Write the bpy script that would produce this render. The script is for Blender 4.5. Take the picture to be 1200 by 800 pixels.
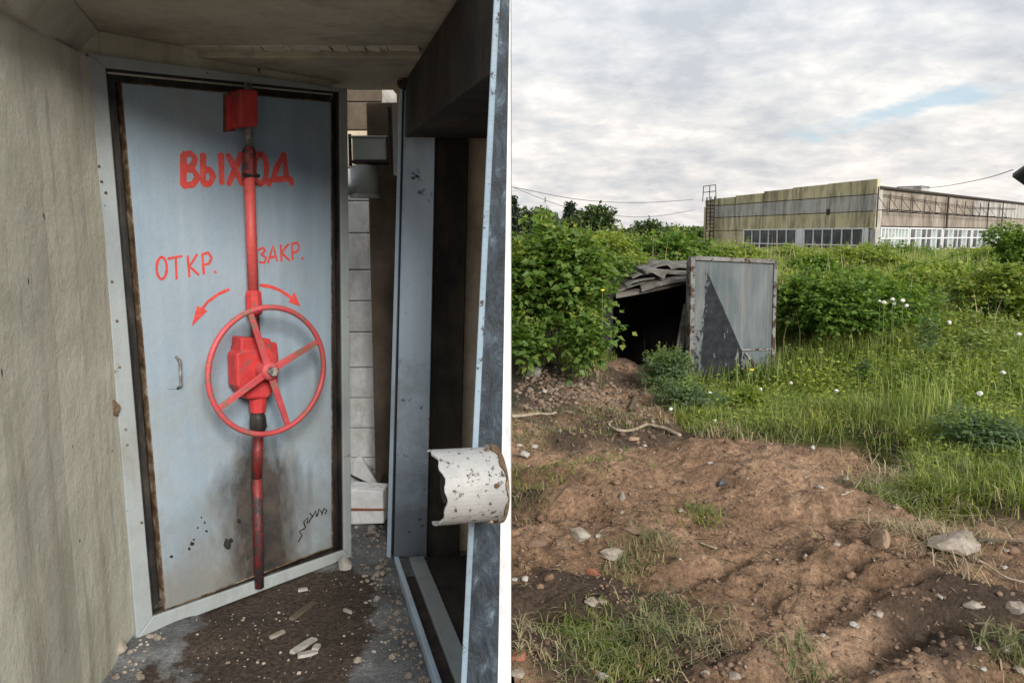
import bpy, math, random
import numpy as np
from mathutils import Vector, Matrix
R = math.radians
random.seed(7)
rng = np.random.default_rng(7)
for o in list(bpy.data.objects): bpy.data.objects.remove(o)
sc = bpy.context.scene
col = sc.collection

# ---------------------------------------------------------------- camera
EYE = 1.65; F = 900.0; PITCH = math.atan(125 / F)
cd = bpy.data.cameras.new('camera'); cam = bpy.data.objects.new('camera', cd); col.objects.link(cam)
cd.sensor_width = 36; cd.lens = 36 * F / 1200; cd.clip_start = 0.05; cd.clip_end = 3000
cam.location = (0, 0, EYE); cam.rotation_euler = (R(90) - PITCH, 0, 0)
sc.camera = cam
sc.render.resolution_x = 1024; sc.render.resolution_y = 682

# ---------------------------------------------------------------- light
SUN_EL = R(28); SUN_DIR = Vector((-0.37, 0.93, 0)).normalized()      # direction the light travels (horizontal)
sun_d = bpy.data.lights.new('sun', 'SUN'); sun = bpy.data.objects.new('sun', sun_d); col.objects.link(sun)
sun_d.energy = 2.9; sun_d.angle = R(22); sun_d.color = (1.0, 0.95, 0.88)
tr = Vector((SUN_DIR.x * math.cos(SUN_EL), SUN_DIR.y * math.cos(SUN_EL), -math.sin(SUN_EL)))
sun.rotation_euler = tr.to_track_quat('-Z', 'Y').to_euler()
sun.location = (3, -12, 8)
sc.view_settings.view_transform = 'Standard'; sc.view_settings.look = 'None'
sc.view_settings.exposure = 0.74; sc.view_settings.gamma = 1
sc.view_settings.use_curve_mapping = False

world = bpy.data.worlds.new('World'); sc.world = world; world.use_nodes = True


class NT:
    """tiny node helper"""
    def __init__(s, nt):
        s.t = nt; s.n = nt.nodes; s.l = nt.links
    def new(s, typ, **k):
        n = s.n.new(typ)
        for a, b in k.items(): setattr(n, a, b)
        return n
    def put(s, sock, v):
        if isinstance(v, bpy.types.NodeSocket): s.l.new(v, sock)
        elif v is not None:
            try: sock.default_value = v
            except Exception: sock.default_value = (*v, 1)
    def obj(s, scale=(1, 1, 1), loc=(0, 0, 0), rot=(0, 0, 0)):
        t = s.new('ShaderNodeTexCoord'); m = s.new('ShaderNodeMapping')
        s.l.new(t.outputs['Object'], m.inputs[0])
        m.inputs['Scale'].default_value = scale; m.inputs['Location'].default_value = loc; m.inputs['Rotation'].default_value = rot
        return m.outputs[0]
    def noise(s, vec, scale, detail=5, rough=0.6, dist=0.0):
        n = s.new('ShaderNodeTexNoise'); s.put(n.inputs['Vector'], vec)
        n.inputs['Scale'].default_value = scale; n.inputs['Detail'].default_value = detail
        n.inputs['Roughness'].default_value = rough; n.inputs['Distortion'].default_value = dist
        return n.outputs[0]
    def vor(s, vec, scale, feature='F1'):
        n = s.new('ShaderNodeTexVoronoi', feature=feature); s.put(n.inputs['Vector'], vec)
        n.inputs['Scale'].default_value = scale
        return n.outputs['Distance']
    def ramp(s, fac, stops, interp='LINEAR'):
        r = s.new('ShaderNodeValToRGB'); s.put(r.inputs[0], fac); e = r.color_ramp.elements
        r.color_ramp.interpolation = interp
        while len(e) < len(stops): e.new(0.5)
        for el, (p, c) in zip(e, stops):
            el.position = p
            el.color = (c, c, c, 1) if isinstance(c, (int, float)) else (*c, 1)
        return r.outputs[0]
    def mix(s, fac, a, b, mode='MIX'):
        m = s.new('ShaderNodeMix', data_type='RGBA', blend_type=mode)
        s.put(m.inputs[0], fac); s.put(m.inputs[6], a); s.put(m.inputs[7], b)
        return m.outputs[2]
    def math(s, op, a, b=None, c=None, clamp=False):
        m = s.new('ShaderNodeMath', operation=op, use_clamp=clamp)
        s.put(m.inputs[0], a); s.put(m.inputs[1], b)
        if c is not None: s.put(m.inputs[2], c)
        return m.outputs[0]
    def vmath(s, op, a, b=None):
        m = s.new('ShaderNodeVectorMath', operation=op); s.put(m.inputs[0], a)
        if b is not None: s.put(m.inputs[1], b)
        return m
    def sep(s, v):
        n = s.new('ShaderNodeSeparateXYZ'); s.put(n.inputs[0], v); return n.outputs
    def comb(s, x, y, z):
        n = s.new('ShaderNodeCombineXYZ'); s.put(n.inputs[0], x); s.put(n.inputs[1], y); s.put(n.inputs[2], z); return n.outputs[0]
    def island(s):
        return s.new('ShaderNodeNewGeometry').outputs['Random Per Island']
    def bump(s, h, strength=0.5, dist=0.01):
        b = s.new('ShaderNodeBump'); s.put(b.inputs['Height'], h)
        b.inputs['Strength'].default_value = strength; b.inputs['Distance'].default_value = dist
        return b.outputs[0]


# ---- sky: Nishita behind a broken layer of cloud
W = NT(world.node_tree)
bg = world.node_tree.nodes['Background']
sky = W.new('ShaderNodeTexSky', sky_type='NISHITA')
sky.sun_disc = False; sky.sun_elevation = SUN_EL
sky.sun_rotation = math.atan2(-SUN_DIR.x, -SUN_DIR.y)
sky.air_density = 1.3; sky.dust_density = 1.5
tc = W.new('ShaderNodeTexCoord').outputs['Generated']
x_, y_, z_ = W.sep(tc)
den = W.math('ADD', W.math('MAXIMUM', z_, 0.0), 0.25)
plane = W.comb(W.math('DIVIDE', x_, den), W.math('DIVIDE', y_, den), 0.0)
n1 = W.noise(W.vmath('MULTIPLY', plane, (1.0, 1.0, 1)).outputs[0], 3.4, 8, 0.58, 0.2)
n2 = W.noise(W.vmath('MULTIPLY', plane, (0.8, 0.8, 1)).outputs[0], 1.3, 5, 0.5, 0.3)
n4 = W.noise(W.vmath('MULTIPLY', plane, (1.0, 1.1, 1)).outputs[0], 11.0, 6, 0.6, 0.2)
nn = W.math('ADD', W.math('ADD', W.math('MULTIPLY', n1, 0.48), W.math('MULTIPLY', n2, 0.32)), W.math('MULTIPLY', n4, 0.20))
cloud = W.ramp(nn, [(0.41, (3.7, 4.0, 4.4)), (0.47, (4.45, 4.7, 5.0)), (0.53, (5.25, 5.4, 5.55)), (0.59, (6.3, 6.3, 6.3))])
warm = W.ramp(z_, [(0.0, (1.05, 0.97, 0.90)), (0.12, (1.04, 0.985, 0.93)), (0.30, (1, 1, 1))])
cloud = W.mix(1.0, cloud, warm, 'MULTIPLY')
# thin places where the blue shows: a few ragged rifts of the layer
n3 = W.noise(W.vmath('MULTIPLY', plane, (0.9, 1.6, 1)).outputs[0], 4.2, 6, 0.6, 0.3)
px_, py_, _p = W.sep(plane)
al = W.math('SUBTRACT', W.math('MULTIPLY', px_, 0.551), W.math('MULTIPLY', py_, 0.835))            # along the rift
ac = W.math('SUBTRACT', W.math('ADD', W.math('MULTIPLY', px_, 0.835), W.math('MULTIPLY', py_, 0.551)), 2.192)
ac = W.math('DIVIDE', W.math('ABSOLUTE', ac), 0.085); al = W.math('DIVIDE', W.math('ABSOLUTE', W.math('ADD', al, 1.27)), 0.42)
rift = W.math('SUBTRACT', 1.0, W.math('MAXIMUM', ac, al))
rm = W.ramp(W.math('ADD', rift, W.math('MULTIPLY', W.math('SUBTRACT', n3, 0.5), 3.2)), [(0.15, 0.0), (0.85, 0.8)])
skyblue = W.mix(1.0, sky.outputs[0], (1.0, 1.0, 1.0), 'MULTIPLY')
hz = W.mix(0.75, skyblue, (3.1, 4.1, 5.0))
W.l.new(W.mix(rm, cloud, hz), bg.inputs[0])
bg.inputs[1].default_value = 0.1


# ---------------------------------------------------------------- projection helpers
FW = Vector((0, math.cos(PITCH), -math.sin(PITCH))); UP = Vector((0, math.sin(PITCH), math.cos(PITCH)))
def ray(px, py):
    return FW + Vector((1, 0, 0)) * ((px - 600) / F) + UP * ((400 - py) / F)
def atY(px, py, Y):
    d = ray(px, py); return d * (Y / d.y) + Vector((0, 0, EYE))
def atZ(px, py, z=0.0):
    d = ray(px, py); return d * ((z - EYE) / d.z) + Vector((0, 0, EYE))


class Plane:
    """a vertical wall plane: s runs along it, z up, o towards the viewer"""
    def __init__(s, A, B):
        s.A = Vector((A[0], A[1], 0)); d = Vector((B[0] - A[0], B[1] - A[1], 0)); s.len = d.length
        s.ex = d.normalized(); s.n = Vector((s.ex.y, -s.ex.x, 0))
        s.ang = math.atan2(s.ex.y, s.ex.x)
    def px(s, px, py, off=0.0):
        d = ray(px, py); e = Vector((0, 0, EYE)); O = s.A + s.n * off
        t = (O - e).dot(s.n) / d.dot(s.n); p = e + d * t
        return ((p - s.A).dot(s.ex), p.z)
    def w(s, a, z, off=0.0):
        return s.A + s.ex * a + s.n * off + Vector((0, 0, z))


# ---------------------------------------------------------------- object helpers
def tag(o, label=None, cat=None, group=None, kind=None):
    if label: o['label'] = label
    if cat: o['category'] = cat
    if group: o['group'] = group
    if kind: o['kind'] = kind
    return o
def empty(name, loc, label, cat, group=None, rz=0):
    o = bpy.data.objects.new(name, None); col.objects.link(o); o.empty_display_size = 0.1
    o.location = loc; o.rotation_euler = (0, 0, rz)
    return tag(o, label, cat, group)
def link(name, me, mat, parent=None, loc=None):
    if mat and not me.materials: me.materials.append(mat)
    o = bpy.data.objects.new(name, me); col.objects.link(o)
    if parent: o.parent = parent
    if loc is not None: o.location = loc
    return o
def np_mesh(name, V, T):
    me = bpy.data.meshes.new(name)
    V = np.ascontiguousarray(V, dtype=np.float32); T = np.ascontiguousarray(T, dtype=np.int32)
    me.vertices.add(len(V)); me.vertices.foreach_set('co', V.ravel())
    k = T.shape[1]
    me.loops.add(T.size); me.loops.foreach_set('vertex_index', T.ravel())
    me.polygons.add(len(T)); me.polygons.foreach_set('loop_start', np.arange(0, T.size, k, dtype=np.int32))
    me.update(calc_edges=True); me.validate()
    return me


class MB:
    def __init__(s): s.v = []; s.f = []; s.smooth = False
    def add(s, vs, fs):
        b = len(s.v); s.v += [tuple(v) for v in vs]; s.f += [tuple(i + b for i in f) for f in fs]; return s
    def box(s, a, b):
        x0, y0, z0 = a; x1, y1, z1 = b
        return s.add([(x0, y0, z0), (x1, y0, z0), (x1, y1, z0), (x0, y1, z0), (x0, y0, z1), (x1, y0, z1), (x1, y1, z1), (x0, y1, z1)],
                     [(0, 3, 2, 1), (4, 5, 6, 7), (0, 1, 5, 4), (1, 2, 6, 5), (2, 3, 7, 6), (3, 0, 4, 7)])
    def hexa(s, p):    # eight points: bottom ring, top ring
        return s.add(p, [(0, 3, 2, 1), (4, 5, 6, 7), (0, 1, 5, 4), (1, 2, 6, 5), (2, 3, 7, 6), (3, 0, 4, 7)])
    def prism(s, poly, f0, f1):   # poly of 2-D points, two maps to 3-D
        n = len(poly); a = [f0(*p) for p in poly]; b = [f1(*p) for p in poly]
        s.add(a + b, [tuple(range(n))[::-1], tuple(range(n, 2 * n))] + [(i, (i + 1) % n, n + (i + 1) % n, n + i) for i in range(n)])
        return s
    def tube(s, pts, r, seg=8, cap=True):
        pts = [Vector(p) for p in pts]; n = len(pts)
        if not hasattr(r, '__len__'): r = [r] * n
        rings = []; prev = None
        for i, p in enumerate(pts):
            t = (pts[min(i + 1, n - 1)] - pts[max(i - 1, 0)]).normalized()
            if prev is None:
                u = t.cross(Vector((0, 0, 1))) if abs(t.z) < 0.9 else t.cross(Vector((1, 0, 0)))
            else: u = prev - t * prev.dot(t)
            u.normalize(); prev = u; w = t.cross(u)
            rings.append([p + (u * math.cos(a) + w * math.sin(a)) * r[i] for a in [2 * math.pi * k / seg for k in range(seg)]])
        vs = [v for g in rings for v in g]; fs = []
        for i in range(n - 1):
            for k in range(seg):
                a = i * seg + k; b = i * seg + (k + 1) % seg
                fs.append((a, b, b + seg, a + seg))
        if cap: fs += [tuple(range(seg))[::-1], tuple(range((n - 1) * seg, n * seg))]
        return s.add(vs, fs)
    def ribbon(s, pts, w, fm, h0, h1):    # brush stroke in a plane: pts 2-D, half widths, map
        n = len(pts); P = [Vector(p) for p in pts]
        if not hasattr(w, '__len__'): w = [w] * n
        L = []; Rr = []
        for i in range(n):
            t = (P[min(i + 1, n - 1)] - P[max(i - 1, 0)]).normalized(); q = Vector((-t.y, t.x))
            L.append(P[i] + q * w[i]); Rr.append(P[i] - q * w[i])
        t0 = (P[0] - P[1]).normalized() * w[0] * 0.7; t1 = (P[-1] - P[-2]).normalized() * w[-1] * 0.7
        ring = [P[0] + t0] + L + [P[-1] + t1] + Rr[::-1]
        # strip quads for correctness on concave strokes
        for i in range(n - 1):
            s.prism([L[i], L[i + 1], Rr[i + 1], Rr[i]], lambda a, b: fm(a, b, h0), lambda a, b: fm(a, b, h1))
        s.prism([L[0], Rr[0], P[0] + t0], lambda a, b: fm(a, b, h0), lambda a, b: fm(a, b, h1))
        s.prism([Rr[-1], L[-1], P[-1] + t1], lambda a, b: fm(a, b, h0), lambda a, b: fm(a, b, h1))
        return s
    def mesh(s, name, off=None):
        me = bpy.data.meshes.new(name)
        vs = s.v if off is None else [(v[0] - off[0], v[1] - off[1], v[2] - off[2]) for v in s.v]
        me.from_pydata(vs, [], s.f); me.validate(); me.update()
        if s.smooth:
            me.polygons.foreach_set('use_smooth', [True] * len(me.polygons))
        return me
    def build(s, name, mat, parent=None, local=False, bevel=0, seg=2):
        off = None
        loc = None
        if parent and not local: off = parent.location if parent.parent is None else (parent.parent.location + parent.location)
        o = link(name, s.mesh(name, off), mat, parent)
        if bevel:
            m = o.modifiers.new('b', 'BEVEL'); m.width = bevel; m.segments = seg; m.limit_method = 'ANGLE'; m.angle_limit = R(40)
        return o
    def thing(s, name, mat, label, cat, group=None, bevel=0):
        V = np.array(s.v); c = Vector((V[:, 0].mean(), V[:, 1].mean(), V[:, 2].min()))
        o = link(name, s.mesh(name, c), mat, None, c); tag(o, label, cat, group)
        if bevel:
            m = o.modifiers.new('b', 'BEVEL'); m.width = bevel; m.segments = 2; m.limit_method = 'ANGLE'; m.angle_limit = R(40)
        return o


def vnoise(x, y, seed=0):
    xi = np.floor(x).astype(np.int64); yi = np.floor(y).astype(np.int64); xf = x - xi; yf = y - yi
    def h(a, b):
        n = (a * 374761393 + b * 668265263 + seed * 974634777) & 0x7fffffff
        n = ((n ^ (n >> 13)) * 1274126177) & 0x7fffffff
        return ((n ^ (n >> 16)) & 0xffff) / 65535.0
    u = xf * xf * (3 - 2 * xf); v = yf * yf * (3 - 2 * yf)
    return (h(xi, yi) * (1 - u) + h(xi + 1, yi) * u) * (1 - v) + (h(xi, yi + 1) * (1 - u) + h(xi + 1, yi + 1) * u) * v
def fbm(x, y, oct=4, seed=0, gain=0.5):
    s = 0; a = 1; t = 0
    for k in range(oct):
        s = s + a * vnoise(x * 2 ** k + 17.3 * k, y * 2 ** k - 9.1 * k, seed + k); t += a; a *= gain
    return s / t - 0.5
def sstep(a, b, x):
    t = np.clip((x - a) / (b - a), 0, 1); return t * t * (3 - 2 * t)


# ---------------------------------------------------------------- materials
def material(name):
    m = bpy.data.materials.new(name); m.use_nodes = True
    n = NT(m.node_tree); n.b = m.node_tree.nodes['Principled BSDF']; n.out = m.node_tree.nodes['Material Output']
    n.m = m
    return n
def fin(n, color, rough=0.7, metal=0.0, normal=None, spec=None):
    n.put(n.b.inputs['Base Color'], color); n.put(n.b.inputs['Roughness'], rough); n.put(n.b.inputs['Metallic'], metal)
    if normal is not None: n.l.new(normal, n.b.inputs['Normal'])
    if spec is not None: n.b.inputs['Specular IOR Level'].default_value = spec
    return n.m
def rough_mat(name, cols, scale=4, bump=0.4, bdist=0.004, rough=0.85, bscale=40, stretch=(1, 1, 1), spec=0.3, stain=None, stain_amt=0.5, pits=None):
    """mottled surface: cols = list of colours low to high"""
    n = material(name); v = n.obj(stretch)
    a = n.noise(v, scale, 8, 0.65, 0.2)
    k = len(cols)
    c = n.ramp(a, [(0.32 + 0.36 * i / max(k - 1, 1), cc) for i, cc in enumerate(cols)])
    if stain:
        b = n.noise(n.obj((stretch[0] * 1.0, stretch[1] * 1.0, stretch[2] * 0.25), (3, 1, 2)), scale * 1.7, 7, 0.7, 0.3)
        c = n.mix(n.ramp(b, [(0.50, 0.0), (0.68, stain_amt)]), c, stain)
    h = n.noise(n.obj(), bscale, 8, 0.7)
    fine = n.ramp(h, [(0.3, 0.86), (0.7, 1.08)])
    c = n.mix(1.0, c, fine, 'MULTIPLY')
    if pits:
        p = n.ramp(n.noise(n.obj((1, 1, 1), (7, 5, 3)), pits[0], 3, 0.6), [(pits[1], 0.0), (pits[1] + 0.04, 1.0)])
        c = n.mix(p, c, pits[2])
        h = n.math('SUBTRACT', h, n.math('MULTIPLY', p, 0.8))
    return fin(n, c, rough, 0, n.bump(h, bump, bdist), spec)

wall_beige = None
def mk_wall():
    n = material('painted_concrete_wall')
    a = n.noise(n.obj((1, 1, 1)), 2.2, 8, 0.62, 0.4)
    c = n.ramp(a, [(0.3, (0.46, 0.45, 0.355)), (0.5, (0.59, 0.575, 0.465)), (0.7, (0.68, 0.665, 0.55))])
    drip = n.noise(n.obj((1, 7, 0.35)), 1.6, 6, 0.6, 0.3)
    c = n.mix(n.ramp(drip, [(0.50, 0.0), (0.72, 0.55)]), c, (0.26, 0.215, 0.14))
    d2 = n.noise(n.obj((1, 9, 0.5), (4, 2, 0)), 2.6, 6, 0.6, 0.3)
    c = n.mix(n.ramp(d2, [(0.60, 0.0), (0.68, 0.6)]), c, (0.36, 0.37, 0.34))
    sc_ = n.noise(n.obj((1, 3, 0.8), (9, 1, 1)), 9, 6, 0.7)
    c = n.mix(n.ramp(sc_, [(0.68, 0.0), (0.71, 0.75)]), c, (0.60, 0.60, 0.54))
    sp = n.noise(n.obj((1, 1.6, 0.8), (3, 3, 3)), 13, 3, 0.5)
    c = n.mix(n.ramp(sp, [(0.735, 0.0), (0.75, 1.0)]), c, (0.06, 0.05, 0.04))
    gr_ = n.noise(n.obj((1, 1, 1), (5, 5, 1)), 90, 6, 0.8)
    c = n.mix(1.0, c, n.ramp(gr_, [(0.3, 0.82), (0.7, 1.12)]), 'MULTIPLY')
    cr = n.new('ShaderNodeTexVoronoi', feature='DISTANCE_TO_EDGE'); cr.inputs['Scale'].default_value = 1.1
    n.l.new(n.vmath('ADD', n.obj(), n.vmath('MULTIPLY', n.comb(n.noise(n.obj(), 3, 5, 0.7), n.noise(n.obj((1, 1, 1), (3, 3, 3)), 3, 5, 0.7), n.noise(n.obj((1, 1, 1), (6, 3, 3)), 3, 5, 0.7)), (0.9, 0.9, 0.9)).outputs[0]).outputs[0], cr.inputs['Vector'])
    ck = n.ramp(cr.outputs['Distance'], [(0.0, 1.0), (0.006, 0.0)])
    ck = n.math('MULTIPLY', ck, n.ramp(n.noise(n.obj((1, 1, 1), (9, 9, 9)), 1.6, 2, 0.5), [(0.5, 0.0), (0.6, 0.8)]))
    h = n.math('ADD', n.math('ADD', n.noise(n.obj(), 30, 8, 0.75), n.math('MULTIPLY', gr_, 0.4)), n.math('MULTIPLY', n.noise(n.obj(), 4, 4, 0.6), 1.6))
    return fin(n, c, 0.75, 0, n.bump(h, 0.6, 0.009), 0.35)
M_wall = mk_wall()
M_ceiling = rough_mat('ceiling_concrete', [(0.32, 0.305, 0.235), (0.44, 0.42, 0.33), (0.52, 0.495, 0.39)], 1.6, 0.5, 0.006, 0.9, 25, stain=(0.09, 0.08, 0.06), pits=(11, 0.74, (0.04, 0.03, 0.02)))
M_concrete = rough_mat('bunker_concrete', [(0.24, 0.23, 0.21), (0.34, 0.33, 0.30), (0.42, 0.41, 0.37)], 1.3, 0.5, 0.01, 0.9, 22, stain=(0.15, 0.14, 0.12))
M_white_plaster = rough_mat('white_plaster', [(0.55, 0.56, 0.56), (0.7, 0.71, 0.71), (0.78, 0.79, 0.79)], 6, 0.5, 0.004, 0.8, 40, stain=(0.35, 0.34, 0.32), stain_amt=0.5)
M_nearblack = rough_mat('near_black_concrete', [(0.012, 0.011, 0.010), (0.028, 0.024, 0.02), (0.055, 0.045, 0.035)], 3, 0.5, 0.006, 0.9, 30, stain=(0.10, 0.08, 0.05), stain_amt=0.4)  # near-black concrete for lintel, wall return and floor sheet
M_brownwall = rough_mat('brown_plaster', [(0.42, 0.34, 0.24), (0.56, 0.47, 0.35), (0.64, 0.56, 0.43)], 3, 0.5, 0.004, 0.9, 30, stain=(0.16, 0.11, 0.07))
M_darkbrown = rough_mat('dark_shaded_brown', [(0.05, 0.04, 0.03), (0.10, 0.078, 0.055), (0.14, 0.115, 0.085)], 3, 0.5, 0.004, 0.9, 30)  # dark brown with the shade of pier and top blocks painted in
M_floor = rough_mat('concrete_floor', [(0.07, 0.065, 0.06), (0.14, 0.13, 0.115), (0.23, 0.22, 0.20)], 3.2, 0.9, 0.012, 0.85, 34, stain=(0.06, 0.042, 0.03), stain_amt=0.8, pits=(48, 0.68, (0.30, 0.29, 0.27)))
def mk_floor():
    n = material('gritty_floor_with_painted_shadow')
    a = n.noise(n.obj(), 3.2, 9, 0.68); f = n.noise(n.obj((1, 1, 1), (4, 4, 4)), 60, 5, 0.7)
    c = n.ramp(a, [(0.32, (0.08, 0.08, 0.08)), (0.5, (0.15, 0.155, 0.16)), (0.68, (0.25, 0.255, 0.255))])
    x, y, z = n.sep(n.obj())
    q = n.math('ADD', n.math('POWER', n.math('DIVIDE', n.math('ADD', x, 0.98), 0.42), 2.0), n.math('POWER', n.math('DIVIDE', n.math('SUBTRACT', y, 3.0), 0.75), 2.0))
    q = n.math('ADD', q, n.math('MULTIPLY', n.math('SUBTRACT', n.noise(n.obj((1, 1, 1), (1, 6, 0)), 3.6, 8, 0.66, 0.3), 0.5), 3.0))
    c = n.mix(n.ramp(q, [(0.75, 0.95), (1.6, 0.0)]), c, n.ramp(f, [(0.35, (0.032, 0.022, 0.015)), (0.7, (0.085, 0.06, 0.043))]))  # dark brown patch paints a person's shadow on the floor
    c = n.mix(1.0, c, n.ramp(f, [(0.3, 0.6), (0.7, 1.3)]), 'MULTIPLY')
    return fin(n, c, 0.9, 0, n.bump(n.math('ADD', f, a), 1.0, 0.012), 0.3)
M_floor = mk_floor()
M_dirt_in = rough_mat('dark_dirt', [(0.035, 0.026, 0.019), (0.065, 0.048, 0.034), (0.10, 0.075, 0.055)], 6, 1.0, 0.012, 0.95, 40)
M_block = rough_mat('whitewashed_block', [(0.66, 0.66, 0.64), (0.82, 0.83, 0.83), (0.88, 0.89, 0.90)], 5, 0.6, 0.006, 0.85, 30, stain=(0.36, 0.33, 0.26), stain_amt=0.7)
M_black = rough_mat('black_rubber', [(0.010, 0.010, 0.010), (0.02, 0.019, 0.018), (0.06, 0.05, 0.04)], 14, 0.5, 0.003, 0.55, 60, stretch=(1, 1, 0.3), stain=(0.09, 0.07, 0.055), stain_amt=0.5)

def steel(name, lo, mid, hi, rust=(0.10, 0.045, 0.02), rt=0.64, rs=9, sheen=0.45, dirt=None, blot=None, shadow_patch=None):
    n = material(name)
    a = n.noise(n.obj((1, 1, 0.5)), 1.8, 7, 0.6, 0.3)
    c = n.ramp(a, [(0.32, lo), (0.5, mid), (0.68, hi)])
    s2 = n.noise(n.obj((9, 9, 0.5), (2, 2, 2)), 1.6, 5, 0.6)
    c = n.mix(n.ramp(s2, [(0.48, 0.0), (0.72, 0.35)]), c, (hi[0] * 1.15, hi[1] * 1.13, hi[2] * 1.08))
    sp = n.noise(n.obj((1, 1, 1), (5, 5, 5)), rs, 8, 0.75)
    rm = n.ramp(sp, [(rt, 0.0), (rt + 0.035, 1.0)])
    rc = n.mix(n.noise(n.obj(), 60, 3, 0.6), rust, (0.02, 0.014, 0.01))
    if dirt:
        dn = n.noise(n.obj((1, 1, 0.8), (1, 8, 4)), 2.4, 7, 0.7, 0.4)
        c = n.mix(n.ramp(dn, [(0.52, 0.0), (0.72, 0.6)]), c, dirt)
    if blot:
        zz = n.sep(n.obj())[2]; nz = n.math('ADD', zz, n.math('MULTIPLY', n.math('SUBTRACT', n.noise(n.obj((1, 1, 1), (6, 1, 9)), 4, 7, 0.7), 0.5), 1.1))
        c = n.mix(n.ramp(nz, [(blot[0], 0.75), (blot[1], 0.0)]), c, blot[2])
    if shadow_patch:      # person's soft shadow painted as a dark patch round the lower rod
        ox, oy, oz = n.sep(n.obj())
        q = n.math('DIVIDE', n.math('ABSOLUTE', n.math('SUBTRACT', ox, shadow_patch[0])), shadow_patch[1])
        q = n.math('ADD', q, n.math('DIVIDE', n.math('MAXIMUM', n.math('SUBTRACT', oz, shadow_patch[2]), 0.0), 0.38))
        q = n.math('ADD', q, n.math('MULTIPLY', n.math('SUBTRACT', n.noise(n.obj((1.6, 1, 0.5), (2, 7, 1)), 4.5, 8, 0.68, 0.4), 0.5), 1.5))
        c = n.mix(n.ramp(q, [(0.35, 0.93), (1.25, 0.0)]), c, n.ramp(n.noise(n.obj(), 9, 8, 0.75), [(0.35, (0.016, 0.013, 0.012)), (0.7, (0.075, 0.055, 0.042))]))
    c = n.mix(rm, c, rc)
    h = n.math('ADD', n.noise(n.obj(), 35, 6, 0.7), n.math('MULTIPLY', rm, -0.6))
    h = n.math('ADD', h, n.math('MULTIPLY', n.noise(n.obj((1, 1, 1), (2, 5, 2)), 3.0, 3, 0.5), 2.5))
    return fin(n, c, n.mix(rm, (sheen,) * 3 + (1,), (0.9, 0.9, 0.9, 1)), 0.0, n.bump(h, 0.45, 0.006), 0.4)
M_leaf = steel('blue_grey_door_paint', (0.20, 0.26, 0.32), (0.255, 0.325, 0.385), (0.31, 0.37, 0.42), shadow_patch=(0.57, 0.27, 0.55), rt=0.715, rs=7, dirt=(0.27, 0.255, 0.205), blot=(0.12, 0.62, (0.17, 0.155, 0.125)))
M_frame = steel('grey_frame_paint', (0.23, 0.26, 0.27), (0.30, 0.33, 0.335), (0.36, 0.385, 0.38), rt=0.645, rs=15, dirt=(0.2, 0.185, 0.15))
M_blue = steel('blue_steel_paint', (0.32, 0.42, 0.53), (0.42, 0.53, 0.64), (0.50, 0.60, 0.70), rt=0.68, rs=12, dirt=(0.25, 0.25, 0.22))
M_lip = steel('weathered_blue_lip', (0.15, 0.21, 0.27), (0.22, 0.30, 0.37), (0.30, 0.38, 0.44), rt=0.60, rs=14, dirt=(0.12, 0.12, 0.11))
M_post = steel('stained_blue_post', (0.28, 0.37, 0.47), (0.42, 0.53, 0.64), (0.50, 0.60, 0.70), rt=0.60, rs=8, dirt=(0.16, 0.14, 0.11), blot=(0.25, 0.85, (0.06, 0.06, 0.065)))
M_rustedge = rough_mat('rusty_edge', [(0.035, 0.02, 0.012), (0.12, 0.075, 0.04), (0.30, 0.26, 0.2)], 18, 0.8, 0.004, 0.8, 60)
M_speck = steel('speckled_sheet', (0.24, 0.24, 0.235), (0.31, 0.31, 0.305), (0.37, 0.375, 0.375), rust=(0.07, 0.04, 0.03), rt=0.575, rs=55, dirt=(0.36, 0.42, 0.46))
def mk_peel():
    n = material('peeling_dark_paint')
    a = n.noise(n.obj((1, 1, 0.5)), 26, 8, 0.72, 0.6)
    c = n.ramp(a, [(0.40, (0.018, 0.024, 0.03)), (0.54, (0.035, 0.05, 0.066)), (0.63, (0.08, 0.11, 0.135)), (0.72, (0.3, 0.33, 0.35))])
    return fin(n, c, n.ramp(a, [(0.4, 0.5), (0.65, 0.8)]), 0, n.bump(a, 1.0, 0.010), 0.5)
M_peel = mk_peel()
def mk_red(name, lo, hi, grime, rt=0.66):
    n = material(name)
    a = n.noise(n.obj(), 5, 6, 0.65)
    c = n.ramp(a, [(0.35, lo), (0.65, hi)])
    g = n.math('ADD', n.math('MULTIPLY', n.noise(n.obj((1, 1, 1), (3, 4, 5)), 30, 8, 0.8), .65), n.math('MULTIPLY', n.noise(n.obj((1, 1, 1), (3, 1, 5)), 7, 4, 0.6), .35))
    c = n.mix(n.ramp(g, [(rt - .09, 0.0), (rt - .065, 1.0)]), c, grime)
    g2 = n.noise(n.obj((1, 1, 1), (1, 2, 9)), 3, 5, 0.6)
    c = n.mix(n.ramp(g2, [(0.5, 0.0), (0.75, 0.55)]), c, (0.16, 0.02, 0.018))
    return fin(n, c, n.ramp(g, [(.45, .45), (.6, .8)]), 0, n.bump(n.math('ADD', n.noise(n.obj(), 50, 6, 0.7), n.math('MULTIPLY', g, -1.0)), 0.6, 0.004), 0.45)
M_red = mk_red('red_enamel', (0.42, 0.028, 0.030), (0.56, 0.05, 0.048), (0.12, 0.09, 0.08))
M_pink = mk_red('faded_red_enamel', (0.43, 0.055, 0.065), (0.55, 0.095, 0.10), (0.22, 0.13, 0.09), 0.61)
M_redrod = mk_red('worn_red_rod', (0.54, 0.07, 0.065), (0.64, 0.11, 0.10), (0.2, 0.06, 0.05), 0.68)
M_reddark = mk_red('dark_red_rod', (0.09, 0.010, 0.010), (0.24, 0.024, 0.022), (0.03, 0.02, 0.02), 0.575)  # darker red with near-black blotches
M_redpaint = fin((lambda n: n)(material('red_brush_paint')), (0.62, 0.06, 0.045, 1), 0.6)
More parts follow.
